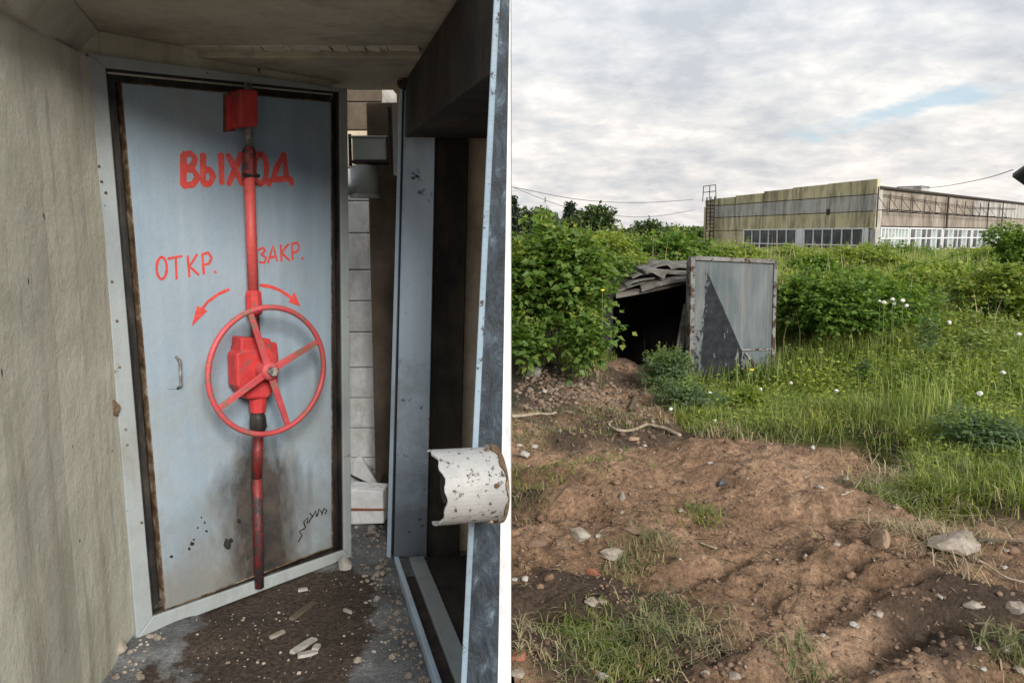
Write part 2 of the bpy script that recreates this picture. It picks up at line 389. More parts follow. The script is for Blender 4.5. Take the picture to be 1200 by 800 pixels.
def mk_brush():
    n = material('thin_red_brush_paint')
    a = n.noise(n.obj((1, 1, 1)), 22, 5, 0.7)
    return fin(n, n.ramp(a, [(0.35, (0.40, 0.085, 0.075)), (0.5, (0.58, 0.06, 0.05)), (0.68, (0.60, 0.12, 0.10))]), 0.6, 0, None, 0.3)
M_redpaint = mk_brush()
M_greymetal = rough_mat('bare_greased_metal', [(0.05, 0.045, 0.04), (0.16, 0.15, 0.14), (0.33, 0.31, 0.29)], 30, 0.6, 0.003, 0.5, 60)
M_blackpaint = rough_mat('black_marker', [(0.01, 0.01, 0.01), (0.03, 0.028, 0.025)], 30, 0.2, 0.001, 0.8, 60)

# ---- outdoors
def mk_ground():
    n = material('soil_and_turf')
    v = n.obj()
    a = n.noise(v, 1.1, 9, 0.62, 0.5); b = n.noise(n.obj((1, 1, 1), (4, 4, 0)), 7, 8, 0.7, 0.3)
    soil = n.ramp(a, [(0.34, (0.23, 0.145, 0.09)), (0.46, (0.35, 0.222, 0.14)), (0.56, (0.455, 0.295, 0.19)), (0.68, (0.54, 0.37, 0.25))])
    soil = n.mix(n.ramp(b, [(0.44, 0.0), (0.66, 0.7)]), soil, (0.095, 0.063, 0.044))
    c3 = n.noise(n.obj((1, 1, 1), (8, 2, 0)), 45, 6, 0.75)
    soil = n.mix(1.0, soil, n.ramp(c3, [(0.3, 0.45), (0.5, 1.0), (0.72, 1.5)]), 'MULTIPLY')
    c4 = n.noise(n.obj((1, 1.5, 1), (2, 2, 0)), 15, 9, 0.78, 0.4)
    soil = n.mix(1.0, soil, n.ramp(c4, [(0.34, 0.5), (0.48, 1.0), (0.66, 1.22)]), 'MULTIPLY')
    peb = n.ramp(n.noise(n.obj((1, 1, 1), (1, 9, 0)), 70, 3, 0.5), [(0.69, 0.0), (0.72, 0.8)])
    soil = n.mix(peb, soil, (0.40, 0.37, 0.33))
    turf = n.ramp(b, [(0.35, (0.030, 0.045, 0.012)), (0.6, (0.055, 0.085, 0.020)), (0.75, (0.11, 0.10, 0.045))])
    at = n.new('ShaderNodeAttribute', attribute_name='turf')
    c = n.mix(at.outputs['Fac'], soil, turf)
    dk = n.new('ShaderNodeAttribute', attribute_name='humus')
    c = n.mix(n.math('MULTIPLY', dk.outputs['Fac'], 0.85), c, n.ramp(c3, [(0.35, (0.04, 0.03, 0.024)), (0.7, (0.11, 0.085, 0.068))]))
    h = n.math('ADD', n.math('ADD', n.math('MULTIPLY', b, 0.9), n.math('MULTIPLY', c4, 1.0)), n.math('MULTIPLY', c3, 0.5))
    return fin(n, c, 0.95, 0, n.bump(h, 1.0, 0.05), 0.15)
M_ground = mk_ground()
def mk_clod(name, cols):
    n = material(name); r = n.island()
    c = n.ramp(r, [(i / (len(cols) - 1), cc) for i, cc in enumerate(cols)])
    h = n.noise(n.obj(), 60, 5, 0.7)
    c = n.mix(1.0, c, n.ramp(h, [(0.3, 0.75), (0.7, 1.2)]), 'MULTIPLY')
    return fin(n, c, 0.95, 0, n.bump(h, 0.8, 0.008), 0.2)
M_clod = mk_clod('soil_clods', [(0.13, 0.085, 0.060), (0.17, 0.115, 0.08), (0.22, 0.15, 0.105), (0.15, 0.10, 0.07), (0.19, 0.13, 0.092)])
M_pebble = mk_clod('pale_pebbles', [(0.20, 0.15, 0.115), (0.28, 0.225, 0.17), (0.33, 0.27, 0.21), (0.42, 0.39, 0.35), (0.24, 0.17, 0.125)])
M_stone = rough_mat('weathered_stone', [(0.17, 0.14, 0.11), (0.27, 0.23, 0.19), (0.37, 0.34, 0.30)], 7, 0.8, 0.008, 0.9, 35)
M_stone_white = rough_mat('pale_mortar', [(0.22, 0.20, 0.175), (0.34, 0.32, 0.29), (0.46, 0.445, 0.42)], 8, 0.8, 0.006, 0.9, 35)
M_brown_stone = rough_mat('brown_stone', [(0.20, 0.13, 0.085), (0.30, 0.205, 0.14), (0.37, 0.27, 0.19)], 7, 0.8, 0.008, 0.9, 35)
M_redbrick = rough_mat('red_brick_shard', [(0.24, 0.08, 0.05), (0.34, 0.13, 0.085)], 9, 0.7, 0.005, 0.9, 40)

def mk_leaf(name, cols, tr=0.48, rough=0.5, wide=1.0):
    n = material(name); r = n.island()
    c = n.ramp(r, [(i / (len(cols) - 1), cc) for i, cc in enumerate(cols)])
    big = n.noise(n.obj(), 1.3 * wide, 4, 0.6)
    c = n.mix(1.0, c, n.ramp(big, [(0.32, (0.78, 0.84, 0.76)), (0.52, (1, 1, 1)), (0.7, (1.5, 1.32, 1.1))]), 'MULTIPLY')
    n.put(n.b.inputs['Base Color'], c); n.b.inputs['Roughness'].default_value = rough
    n.b.inputs['Specular IOR Level'].default_value = 0.35
    t = n.new('ShaderNodeBsdfTranslucent'); n.put(t.inputs[0], n.mix(1.0, c, (1.25, 1.35, 0.6), 'MULTIPLY'))
    ms = n.new('ShaderNodeMixShader'); ms.inputs[0].default_value = tr
    n.l.new(n.b.outputs[0], ms.inputs[1]); n.l.new(t.outputs[0], ms.inputs[2]); n.l.new(ms.outputs[0], n.out.inputs[0])
    return n.m
M_elder = mk_leaf('elder_leaves', [(0.0604, 0.1164, 0.0257), (0.1006, 0.1746, 0.0372), (0.161, 0.2412, 0.0515), (0.1107, 0.1996, 0.0429), (0.2616, 0.316, 0.0715)])
M_bushdark = mk_leaf('raspberry_leaves', [(0.0728, 0.1416, 0.0305), (0.1169, 0.2024, 0.0396), (0.195, 0.2834, 0.0549), (0.1299, 0.2125, 0.0458)])
M_bushmid = mk_leaf('light_weed_leaves', [(0.1245, 0.1821, 0.0406), (0.1867, 0.2566, 0.0507), (0.2697, 0.3312, 0.0726), (0.3528, 0.3808, 0.0796)])
M_worm = mk_leaf('wormwood_leaves', [(0.14, 0.21, 0.11), (0.19, 0.26, 0.15), (0.0805, 0.132, 0.066), (0.1265, 0.187, 0.088), (0.1725, 0.231, 0.121)])
M_tree = mk_leaf('far_tree_leaves', [(0.0364, 0.06, 0.0216), (0.0585, 0.09, 0.0288), (0.0845, 0.12, 0.0384)], 0.25)
M_spruce = mk_leaf('spruce_needles', [(0.018, 0.030, 0.018), (0.03, 0.05, 0.026)], 0.1)
M_grass = mk_leaf('grass_blades', [(0.1004, 0.1424, 0.0326), (0.1467, 0.2035, 0.0434), (0.2085, 0.2578, 0.0611), (0.2782, 0.285, 0.0883), (0.1546, 0.2171, 0.0476)], 0.35, 0.55, 0.5)
M_grassfield = mk_leaf('meadow_grass', [(0.1186, 0.1776, 0.0465), (0.1695, 0.2548, 0.0582), (0.2372, 0.3088, 0.0832), (0.3558, 0.3549, 0.1413), (0.2033, 0.278, 0.0666)], 0.35, 0.55, 0.25)
M_dry = mk_leaf('dry_grass', [(0.22, 0.18, 0.11), (0.32, 0.27, 0.16), (0.40, 0.34, 0.22), (0.20, 0.15, 0.10)], 0.15, 0.8)
M_uprooted = mk_leaf('wilting_grass', [(0.09, 0.13, 0.04), (0.15, 0.19, 0.07), (0.24, 0.23, 0.11), (0.30, 0.25, 0.15), (0.07, 0.10, 0.035)], 0.2, 0.7)
M_bark = rough_mat('bark', [(0.07, 0.055, 0.04), (0.13, 0.105, 0.08)], 12, 0.6, 0.01, 0.95, 30)
M_stem = fin(material('green_stem'), (0.10, 0.14, 0.05, 1), 0.7)
M_puff = fin(material('dandelion_down'), (0.55, 0.54, 0.50, 1), 0.95)
M_root = rough_mat('pale_root', [(0.17, 0.13, 0.09), (0.30, 0.25, 0.18), (0.40, 0.35, 0.27)], 20, 0.6, 0.004, 0.9, 60)
M_yellowfl = fin(material('yellow_petals'), (0.65, 0.50, 0.03, 1), 0.8)
M_void = rough_mat('void_dark_lining', [(0.010, 0.010, 0.011), (0.018, 0.017, 0.017), (0.03, 0.028, 0.026)], 3, 0.5, 0.01, 0.95, 20)
M_slate = rough_mat('weathered_roof_sheet', [(0.06, 0.056, 0.05), (0.125, 0.118, 0.105), (0.21, 0.20, 0.185)], 7, 0.6, 0.006, 0.9, 30, stain=(0.10, 0.095, 0.07))
M_board = rough_mat('old_timber', [(0.035, 0.03, 0.026), (0.09, 0.08, 0.068), (0.17, 0.155, 0.135)], 5, 0.7, 0.005, 0.9, 30, stretch=(0.3, 3, 3))

def mk_gate():
    """zinc grey sheet, rust runs from the top, a wedge of black bitumen that flakes off"""
    n = material('galvanised_sheet_with_bitumen')
    a = n.noise(n.obj((2.5, 1, 0.6)), 2.2, 7, 0.6, 0.2)
    c = n.ramp(a, [(0.32, (0.075, 0.092, 0.10)), (0.5, (0.11, 0.128, 0.137)), (0.68, (0.155, 0.172, 0.175))])
    x, y, z = n.sep(n.obj())
    run = n.noise(n.obj((16, 1, 0.4)), 1.2, 4, 0.6)
    top = n.ramp(z, [(0.35, 0.0), (1.45, 0.75)])
    c = n.mix(n.math('MULTIPLY', n.ramp(run, [(0.57, 0.0), (0.70, 0.8)]), top), c, (0.17, 0.13, 0.095))
    run2 = n.noise(n.obj((22, 1, 0.25), (3, 0, 1)), 1.1, 4, 0.6)
    c = n.mix(n.ramp(run2, [(0.56, 0.0), (0.72, 0.4)]), c, (0.27, 0.28, 0.275))
    nz = n.math('MULTIPLY', n.math('SUBTRACT', n.noise(n.obj((1.6, 1, 0.7), (3, 0, 7)), 9, 8, 0.75, 0.3), 0.5), 0.36)
    nzr = n.math('MULTIPLY', n.math('SUBTRACT', n.noise(n.obj((1.6, 1, 0.7), (3, 0, 7)), 9, 8, 0.72, 0.3), 0.5), 0.03)
    # wedge: right edge from apex (0.26,1.14) to (0.78,0), left edge near x = 0.22 ragged
    right = n.math('SUBTRACT', n.math('SUBTRACT', 0.86, n.math('MULTIPLY', z, 0.50)), x)
    right = n.math('ADD', right, nzr)
    left = n.math('SUBTRACT', x, n.math('ADD', 0.115, n.math('MULTIPLY', n.math('SUBTRACT', z, 0.6), 0.08)))
    left = n.math('ADD', left, nz)
    wm = n.math('MINIMUM', left, right)
    holes = n.noise(n.obj((1.8, 1, 0.55), (8, 0, 2)), 7, 7, 0.7, 0.2)
    low = n.ramp(z, [(0.1, 0.09), (0.6, 0.0)])
    wm2 = n.math('SUBTRACT', wm, n.math('MULTIPLY', n.math('MAXIMUM', n.math('SUBTRACT', n.math('ADD', holes, low), 0.63), 0.0), 6.0))
    fleck = n.math('SUBTRACT', n.noise(n.obj((2.2, 1, 0.6), (1, 0, 5)), 8, 8, 0.7), 0.52)
    zone = n.math('MINIMUM', n.math('SUBTRACT', 0.70, z), n.math('SUBTRACT', 0.24, x))
    fl = n.math('MINIMUM', fleck, zone)
    m = n.math('MAXIMUM', n.math('MULTIPLY', wm2, 8), n.math('MULTIPLY', fl, 8))
    m = n.ramp(m, [(0.0, 0.0), (0.06, 1.0)])
    bit = n.ramp(n.noise(n.obj(), 12, 8, 0.7), [(0.35, (0.008, 0.009, 0.012)), (0.7, (0.028, 0.031, 0.036))])
    c = n.mix(m, c, bit)
    h = n.math('ADD', n.math('MULTIPLY', m, 0.6), n.noise(n.obj(), 14, 5, 0.6))
    return fin(n, c, 0.75, 0, n.bump(h, 0.35, 0.006), 0.2)
M_gate = mk_gate()
M_gateframe = steel('rusty_angle_iron', (0.11, 0.105, 0.10), (0.16, 0.155, 0.15), (0.23, 0.225, 0.215), rust=(0.085, 0.045, 0.03), rt=0.50, rs=5, sheen=0.7)

def panel_mat(name, cols, grime, amt=0.6):
    n = material(name)
    a = n.noise(n.obj(), 0.35, 7, 0.65, 0.3)
    c = n.ramp(a, [(0.34, cols[0]), (0.5, cols[1]), (0.66, cols[2])])
    g = n.noise(n.obj((1.3, 1.3, 0.25)), 1.0, 7, 0.7, 0.2)
    c = n.mix(n.ramp(g, [(0.46, 0.0), (0.66, amt)]), c, grime)
    g5 = n.noise(n.obj((3, 3, 0.3), (4, 4, 4)), 1.3, 6, 0.7)
    c = n.mix(n.ramp(g5, [(0.54, 0.0), (0.66, 0.6)]), c, (grime[0] * .8, grime[1] * .8, grime[2] * .8))
    f = n.noise(n.obj((1, 1, 1), (1, 3, 2)), 3.2, 8, 0.75)
    c = n.mix(n.ramp(f, [(0.62, 0.0), (0.66, 0.6)]), c, (grime[0] * 0.7, grime[1] * 0.7, grime[2] * 0.7))
    return fin(n, c, 0.9, 0, n.bump(f, 0.3, 0.02), 0.2)
M_pyellow = panel_mat('faded_yellow_panel', [(0.43, 0.37, 0.225), (0.56, 0.485, 0.30), (0.64, 0.565, 0.375)], (0.15, 0.13, 0.09), 0.85)
M_pgrey = panel_mat('pale_grey_panel', [(0.37, 0.355, 0.325), (0.46, 0.44, 0.41), (0.54, 0.52, 0.48)], (0.17, 0.155, 0.13), 0.85)
M_ppink = panel_mat('stained_pinkish_panel', [(0.26, 0.215, 0.175), (0.33, 0.28, 0.23), (0.39, 0.34, 0.29)], (0.12, 0.10, 0.085), 0.8)
M_core = panel_mat('building_core', [(0.14, 0.13, 0.11), (0.18, 0.17, 0.14), (0.22, 0.2, 0.17)], (0.08, 0.07, 0.06), 0.6)
M_roof = rough_mat('roof_felt', [(0.05, 0.045, 0.045), (0.10, 0.085, 0.08)], 2, 0.3, 0.02, 0.9, 10)
M_winframe = rough_mat('white_window_paint', [(0.68, 0.69, 0.69), (0.8, 0.8, 0.8)], 3, 0.1, 0.002, 0.6, 20)
M_glass = (lambda n: fin(n, n.ramp(n.noise(n.obj(), 0.8, 3, 0.5), [(0.4, (0.02, 0.024, 0.03)), (0.6, (0.06, 0.07, 0.08))]), 0.12, 0, None, 0.5))(material('dark_window_glass'))
M_milky = (lambda n: fin(n, n.ramp(n.noise(n.obj(), 1.5, 3, 0.5), [(0.4, (0.20, 0.26, 0.25)), (0.6, (0.34, 0.39, 0.37))]), 0.35, 0, None, 0.5))(material('milky_glazing'))
M_iron = rough_mat('dark_iron', [(0.025, 0.02, 0.018), (0.07, 0.055, 0.045)], 10, 0.3, 0.003, 0.8, 40)
M_wire = fin(material('black_cable'), (0.06, 0.06, 0.065, 1), 0.7)
M_bluewall = rough_mat('blue_grey_cladding', [(0.12, 0.155, 0.19), (0.16, 0.20, 0.24)], 1, 0.2, 0.01, 0.6, 6)
M_darkroof = rough_mat('dark_metal_roof', [(0.03, 0.03, 0.033), (0.055, 0.052, 0.055)], 1, 0.2, 0.01, 0.6, 6)
M_yellowwall = rough_mat('yellow_plaster', [(0.34, 0.27, 0.12), (0.42, 0.34, 0.17)], 1, 0.2, 0.01, 0.9, 6)

# ================================================================= LEFT: the bunker entrance chamber
CEIL = 2.40
A = atZ(160, 748); B = atZ(411, 654)
D = Plane(A, B)                                   # the door wall
wallp = [(-1.40, 1.90), (-1.425, 2.10), (-1.50, 2.50), (A.x + 0.004, A.y - 0.012), (A.x - 0.012, A.y + 0.03)]

def structure(mb, name, mat, bevel=0):
    o = mb.build(name, mat, bevel=bevel); o['kind'] = 'structure'; return o

# chamber floor
m = MB()
fx = np.arange(-2.3, -0.004, 0.02); fy = np.arange(1.7, 5.3, 0.02)
FX, FY = np.meshgrid(fx, fy)
def floorz(X, Y):
    z = 0.02 * fbm(X * 2.2, Y * 2.2, 4, 3) + 0.012 * fbm(X * 12, Y * 12, 3, 9)
    z = z + 0.17 * np.exp(-((X + 0.93) ** 2 / 0.05 + (Y - 4.45) ** 2 / 0.35)) * (1 + fbm(X * 10, Y * 10, 3, 5))      # rubble behind the door
    z = z + 0.03 * sstep(0.06, 0.18, fbm(X * 1.7 + 5, Y * 1.7, 3, 21)) 
    return z
FZ = floorz(FX, FY)
nx = len(fx); ny = len(fy); idx = np.arange(nx * ny).reshape(ny, nx)
T = np.stack([idx[:-1, :-1], idx[:-1, 1:], idx[1:, 1:], idx[1:, :-1]], -1).reshape(-1, 4)
me = np_mesh('floor', np.stack([FX, FY, FZ], -1).reshape(-1, 3), T)
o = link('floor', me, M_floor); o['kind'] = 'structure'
structure(MB().box((-2.3, 1.7, -0.4), (-0.006, 5.3, -0.045)), 'foundation', M_concrete)

# left wall, slightly curved on plan, subdivided and uneven
V = []; Fq = []
zs = np.linspace(0, 2.29, 46)
path = []
for i in range(len(wallp) - 1):
    for k in range(14):
        t = k / 14; path.append((wallp[i][0] * (1 - t) + wallp[i + 1][0] * t, wallp[i][1] * (1 - t) + wallp[i + 1][1] * t))
path.append(wallp[-1])
mw = MB()
for i, (x, y) in enumerate(path):
    for z in zs:
        d = 0.016 * float(fbm(np.array([y * 2.5]), np.array([z * 2.5]), 4, 31)[0])
        dd = 0.03 * math.exp(-z / 0.12)
        mw.v.append((x + d - dd * 0.3, y, z))
nz_ = len(zs)
for i in range(len(path) - 1):
    for k in range(nz_ - 1):
        a = i * nz_ + k; mw.f.append((a, a + 1, a + nz_ + 1, a + nz_))
nb = len(mw.v)
# outer body of the wall
mw.smooth = False
lw = structure(mw, 'left_wall', M_wall)
structure(MB().box((-2.05, 1.9, 0.0), (-1.75, 3.3, 2.36)), 'outer_left_wall', M_concrete)
structure(MB().prism([(-1.75, 1.895), (-1.404, 1.895), (-1.404, 1.93), (-1.75, 1.93)], lambda a, b: (a, b, 0), lambda a, b: (a, b, 2.29)), 'left_wall_end', M_concrete)
# haunch strip under the ceiling, pale like the wall
hp0 = [atZ(-30, -37, 2.30), atZ(10, 0, 2.30), atZ(90, 65, 2.31)]
hp1 = [atZ(50, -45, CEIL - 0.005), atZ(85, 0, CEIL - 0.005), atZ(134, 60, CEIL - 0.005)]
mh = MB()
for k in range(2):
    mh.hexa([(-1.9, hp0[k].y, 2.29), (hp0[k].x, hp0[k].y, 2.285), (hp0[k + 1].x, hp0[k + 1].y, 2.285), (-1.9, hp0[k + 1].y, 2.29),
             (-1.9, hp1[k].y, CEIL - .005), (hp1[k].x, hp1[k].y, CEIL - .005), (hp1[k + 1].x, hp1[k + 1].y, CEIL - .005), (-1.9, hp1[k + 1].y, CEIL - .005)])
structure(mh, 'ceiling_haunch', M_wall)
# ceiling in two slabs with a ragged joint
CY = 3.30
mc = MB()
mc.hexa([(-2.05, 2.28, CEIL), (0 - .003, 2.28, CEIL), (-.003, CY - 0.02, CEIL), (-2.05, CY - .05, CEIL), (-2.05, 2.28, 2.62), (-.003, 2.28, 2.62), (-.003, CY - .02, 2.62), (-2.05, CY - .05, 2.62)])
structure(mc, 'ceiling', M_ceiling, bevel=0.006)
HY = 3.98                                          # roof ends here: unseen gap added to bring daylight to the passage end
mc = MB()
mc.prism([(-2.05, CY - .05), (-.003, CY - .015), (-.003, HY), (-.80, HY), (-1.75, 3.30), (-2.05, 3.30)], lambda a, b: (a, b, CEIL - .035), lambda a, b: (a, b, 2.615))
mc.box((-.60, HY, CEIL - .034), (-.003, 5.3, 2.614))
structure(mc, 'rear_ceiling', M_ceiling, bevel=0.008)
# ragged mortar left along the ceiling joint
mj = MB()
for k in range(34):
    x = -1.35 + k * 0.028 + random.uniform(-.01, .01); w = random.uniform(.03, .055); h = random.uniform(.001, .006)
    mj.hexa([(x, CY - .075 - random.random() * .02, CEIL - h), (x + w, CY - .075 - random.random() * .02, CEIL - h), (x + w, CY - .03, CEIL - h - .008), (x, CY - .03, CEIL - h - .004),
             (x - .004, CY - .10, CEIL + .01), (x + w + .004, CY - .10, CEIL + .01), (x + w, CY - .02, CEIL + .01), (x, CY - .02, CEIL + .01)])
structure(mj, 'ceiling_joint_mortar', M_wall)

# door wall (concrete round the steel frame)
def Dw(s, z, o): return D.w(s, z, o)
fr_out = [(103, 62), (407, 104), (412, 652), (160, 748)]
gk_out = [(124, 80), (398, 108), (403, 644), (179, 722)]
lf_out = [(142, 97), (388, 120), (389, 640), (194, 714)]
def toD(pts, off=0.0): return [D.px(*p, off) for p in pts]
fo = toD(fr_out, 0.03); go = toD(gk_out, 0.03); lo = toD(lf_out, 0.02)
wl = D.len
mdw = MB()
mdw.prism([(-0.22, 0.0), (0.02, 0.0), (0.02, CEIL), (-0.22, CEIL)], lambda a, b: Dw(a, b, 0.0), lambda a, b: Dw(a, b, -0.2))
mdw.prism([(0.02, fo[0][1] - .06), (wl - 0.02, fo[1][1] - .06), (wl - 0.02, CEIL), (0.02, CEIL)], lambda a, b: Dw(a, b, 0.001), lambda a, b: Dw(a, b, -0.2))
structure(mdw, 'door_wall', M_wall, bevel=0.004)

door = empty('blast_door', D.w(0, 0, 0), 'tall blue-grey steel bunker door with red handwheel and red painted lettering', 'door', rz=D.ang)
def L(s, z, o): return (s, -o, z)                # local coordinates of the door
def ring(outer, inner, o0, o1, name, mat, parent=door, bevel=0.003):
    mb = MB()
    for i in range(4):
        j = (i + 1) % 4
        q = [outer[i], outer[j], inner[j], inner[i]]
        mb.prism(q, lambda a, b: L(a, b, o0), lambda a, b: L(a, b, o1))
    o = mb.build(name, mat, parent, local=True, bevel=bevel); return o
# the frame as four steel members, each its own part
nm = ['frame_head', 'frame_jamb', 'frame_sill', 'frame_jamb']
for i in range(4):
    j = (i + 1) % 4
    MB().prism([fo[i], fo[j], go[j], go[i]], lambda a, b: L(a, b, -0.10), lambda a, b: L(a, b, 0.032)).build(nm[i], M_frame, door, local=True, bevel=0.004)
MB().prism(go, lambda a, b: L(a, b, -0.12), lambda a, b: L(a, b, -0.06)).build('back_plate', M_black, door, local=True)
# gasket strip: two thin black lips in the gap
def inset(q, t):
    c = (sum(p[0] for p in q) / 4, sum(p[1] for p in q) / 4); out = []
    for p in q: out.append((p[0] + (t if p[0] < c[0] else -t), p[1] + (t if p[1] < c[1] else -t)))
    return out
g2 = inset(go, 0.014)
ring(g2, inset(go, 0.042), -0.06, 0.002, 'rubber_gasket', M_black)
ring(inset(go, 0.001), inset(go, 0.007), -0.06, 0.024, 'gasket_channel', M_black)
# door leaf
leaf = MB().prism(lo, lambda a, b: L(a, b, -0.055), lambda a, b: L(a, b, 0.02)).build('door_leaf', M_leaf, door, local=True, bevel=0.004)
ring(inset(lo, -0.003), inset(lo, 0.002), -0.05, 0.0212, 'leaf_edge_strip', M_rustedge, bevel=0)
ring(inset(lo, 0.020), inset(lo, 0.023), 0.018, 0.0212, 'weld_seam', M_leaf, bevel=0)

def dp(px, py, off=0.021): return Vector(D.px(px, py, off))
# lettering (brush strokes a millimetre thick)
def strokes(name, parts, w):
    mb = MB()
    for s_ in parts:
        pts = [dp(*p) for p in s_]
        # densify
        q = []
        for i in range(len(pts) - 1):
            for k in range(3): q.append(pts[i].lerp(pts[i + 1], k / 3))
        q.append(pts[-1])
        ws = [w * (0.85 + 0.3 * random.random()) for _ in q]
        mb.ribbon(q, ws, lambda a, b, h: L(a, b, h), 0.020, 0.0212 + 0.0001 * random.random())
    return mb.build(name, M_redpaint, door, local=True)
def el(cx, cy, rx, ry, a0=0, a1=360, n=14, sh=0):
    return [(cx + rx * math.cos(R(a0 + (a1 - a0) * k / n)), cy + sh * math.cos(R(a0 + (a1 - a0) * k / n)) + ry * math.sin(R(a0 + (a1 - a0) * k / n))) for k in range(n + 1)]
vykhod = [
    [(215, 181), (215, 217)], [(215, 181), (224, 180), (229, 186), (226, 194), (216, 198)], [(216, 198), (227, 200), (232, 208), (226, 216), (215, 218)],
    [(238, 181), (238, 215)], [(238, 199), (246, 199), (250, 207), (246, 215), (238, 216)], [(259, 181), (260, 215)],
    [(267, 181), (284, 216)], [(283, 180), (268, 216)],
    el(305, 198, 7.5, 17.5, -90, 270, 16),
    [(320, 210), (325, 195), (333, 180)], [(333, 180), (336, 210)], [(316, 211), (340, 209)], [(316, 211), (315, 217)], [(340, 209), (342, 216)]]
strokes('lettering', vykhod, 0.0125)
strokes('lettering', [
    el(189.5, 314, 6, 13, -90, 270, 14), [(197, 303), (213, 300)], [(206, 302), (207, 327)],
    [(220, 300), (222, 324)], [(231, 298), (222, 312), (233, 322)], [(237, 298), (239, 321)], [(237, 298), (244, 296), (248, 302), (245, 309), (238, 310)], [(251.5, 318), (253, 319.5)]], 0.0052)
strokes('lettering', [
    [(303, 293), (308, 290), (311, 294), (306, 298)], [(306, 298), (312, 302), (310, 308), (304, 307)],
    [(314, 308), (320, 288), (325, 306)], [(316, 302), (324, 300)],
    [(329, 287), (330, 306)], [(338, 286), (330, 296), (339, 305)],
    [(342, 286), (343, 304)], [(342, 286), (348, 284), (351, 290), (348, 295), (343, 296)], [(354, 302), (355, 303.5)]], 0.0050)
strokes('arrow', [[(268, 339), (255, 345), (243, 354), (234, 366), (227, 378)]], 0.0065)
strokes('arrow', [[(305, 334), (318, 336), (330, 341), (343, 350)]], 0.0075)
def tri(name, pts):
    q = [dp(*p) for p in pts]
    MB().prism(q, lambda a, b: L(a, b, 0.020), lambda a, b: L(a, b, 0.0216)).build(name, M_redpaint, door, local=True)
tri('arrowhead', [(225, 382), (231, 358), (243, 364)]); tri('arrowhead', [(352, 359), (338, 354), (345, 342)])
# scrawl in black marker, illegible in the photograph too
mb = MB()
for s_ in [[(350, 634), (354, 627), (351, 622), (357, 619)], [(358, 618), (356, 611), (361, 606), (360, 613)], [(362, 612), (366, 604), (363, 601)], [(366, 606), (370, 598), (371, 605)], [(372, 604), (374, 596), (377, 600)], [(377, 603), (380, 595), (383, 598), (381, 602)]]:
    mb.ribbon([dp(*p) for p in s_], 0.0035, lambda a, b, h: L(a, b, h), 0.020, 0.0211)
mb.build('scrawl', M_blackpaint, door, local=True)
# chipped paint flakes and drips of tar
mb = MB()
for (cx, cy, r) in [(267, 637, 5.5), (225, 637, 2.4), (222, 643, 1.6), (201, 652, 1.8), (280, 610, 2.5), (271, 633, 2.5), (240, 612, 1.2), (232, 618, 1.1), (242, 622, 1.3), (227, 632, 1.2), (236, 606, 1)]:
    pts = [(cx + r * (0.7 + 0.6 * random.random()) * math.cos(t), cy + r * (0.8 + 0.7 * random.random()) * math.sin(t)) for t in [k * math.pi / 4.5 for k in range(9)]]
    mb.prism([dp(*p) for p in pts], lambda a, b: L(a, b, 0.020), lambda a, b: L(a, b, 0.0213))
mb.build('tar_spatter', M_blackpaint, door, local=True)

# guide box at the top of the rod
def Lp(px, py, off): s_, z_q = D.px(px, py, off); return Vector(L(s_, z_q, off))
def hexpx(mb, quad, o0, o1):
    q = [D.px(*p, o1) for p in quad]
    return mb.prism(q, lambda a, b: L(a, b, o0), lambda a, b: L(a, b, o1))
MB_ = MB()
hexpx(MB_, [(262, 110), (275, 107), (276, 153), (262, 155)], 0.020, 0.024)
MB_.build('worn_patch', M_rustedge, door, local=True)
MB_ = MB(); hexpx(MB_, [(267, 113), (283, 106), (283, 148), (268, 153)], 0.02, 0.05); MB_.build('guide_flange', M_red, door, local=True, bevel=0.003)
MB_ = MB(); hexpx(MB_, [(281, 104), (303, 106), (303, 148), (282, 149)], 0.021, 0.115); MB_.build('guide_box', M_red, door, local=True, bevel=0.010)
# rods
ro = 0.075
r0 = Lp(291, 98, ro); r1 = Lp(292, 178, ro); r2 = Lp(292, 205, ro); r3 = Lp(297, 343, ro); r4 = Lp(298, 366, ro); r5 = Lp(300, 400, ro)
t_ = MB(); t_.smooth = True; t_.tube([r0, r1], 0.0165, 16); t_.build('steel_rod', M_greymetal, door, local=True)
t_ = MB(); t_.tube([r1 + Vector((0, 0, .02)), r1, r2, r2 - Vector((0, 0, .005))], [0.022, 0.028, 0.030, 0.027], 12); t_.build('coupling', M_reddark, door, local=True, bevel=.002)
t_ = MB(); t_.tube([r2 + Vector((-.035, -.02, -.003)), r2 + Vector((.035, -.02, -.003))], 0.008, 8); t_.build('coupling_bolt', M_blackpaint, door, local=True)
t_ = MB(); t_.smooth = True; t_.tube([r2, r3], 0.0225, 18); t_.build('lock_rod', M_redrod, door, local=True)
t_ = MB(); t_.tube([r3 + Vector((0, 0, .012)), r3, r4, r4 - Vector((0, 0, .012))], [0.024, 0.034, 0.036, 0.026], 8); t_.build('coupling', M_red, door, local=True, bevel=.003)
t_ = MB(); t_.tube([r4, r5], 0.020, 14); t_.build('steel_rod', M_reddark, door, local=True)
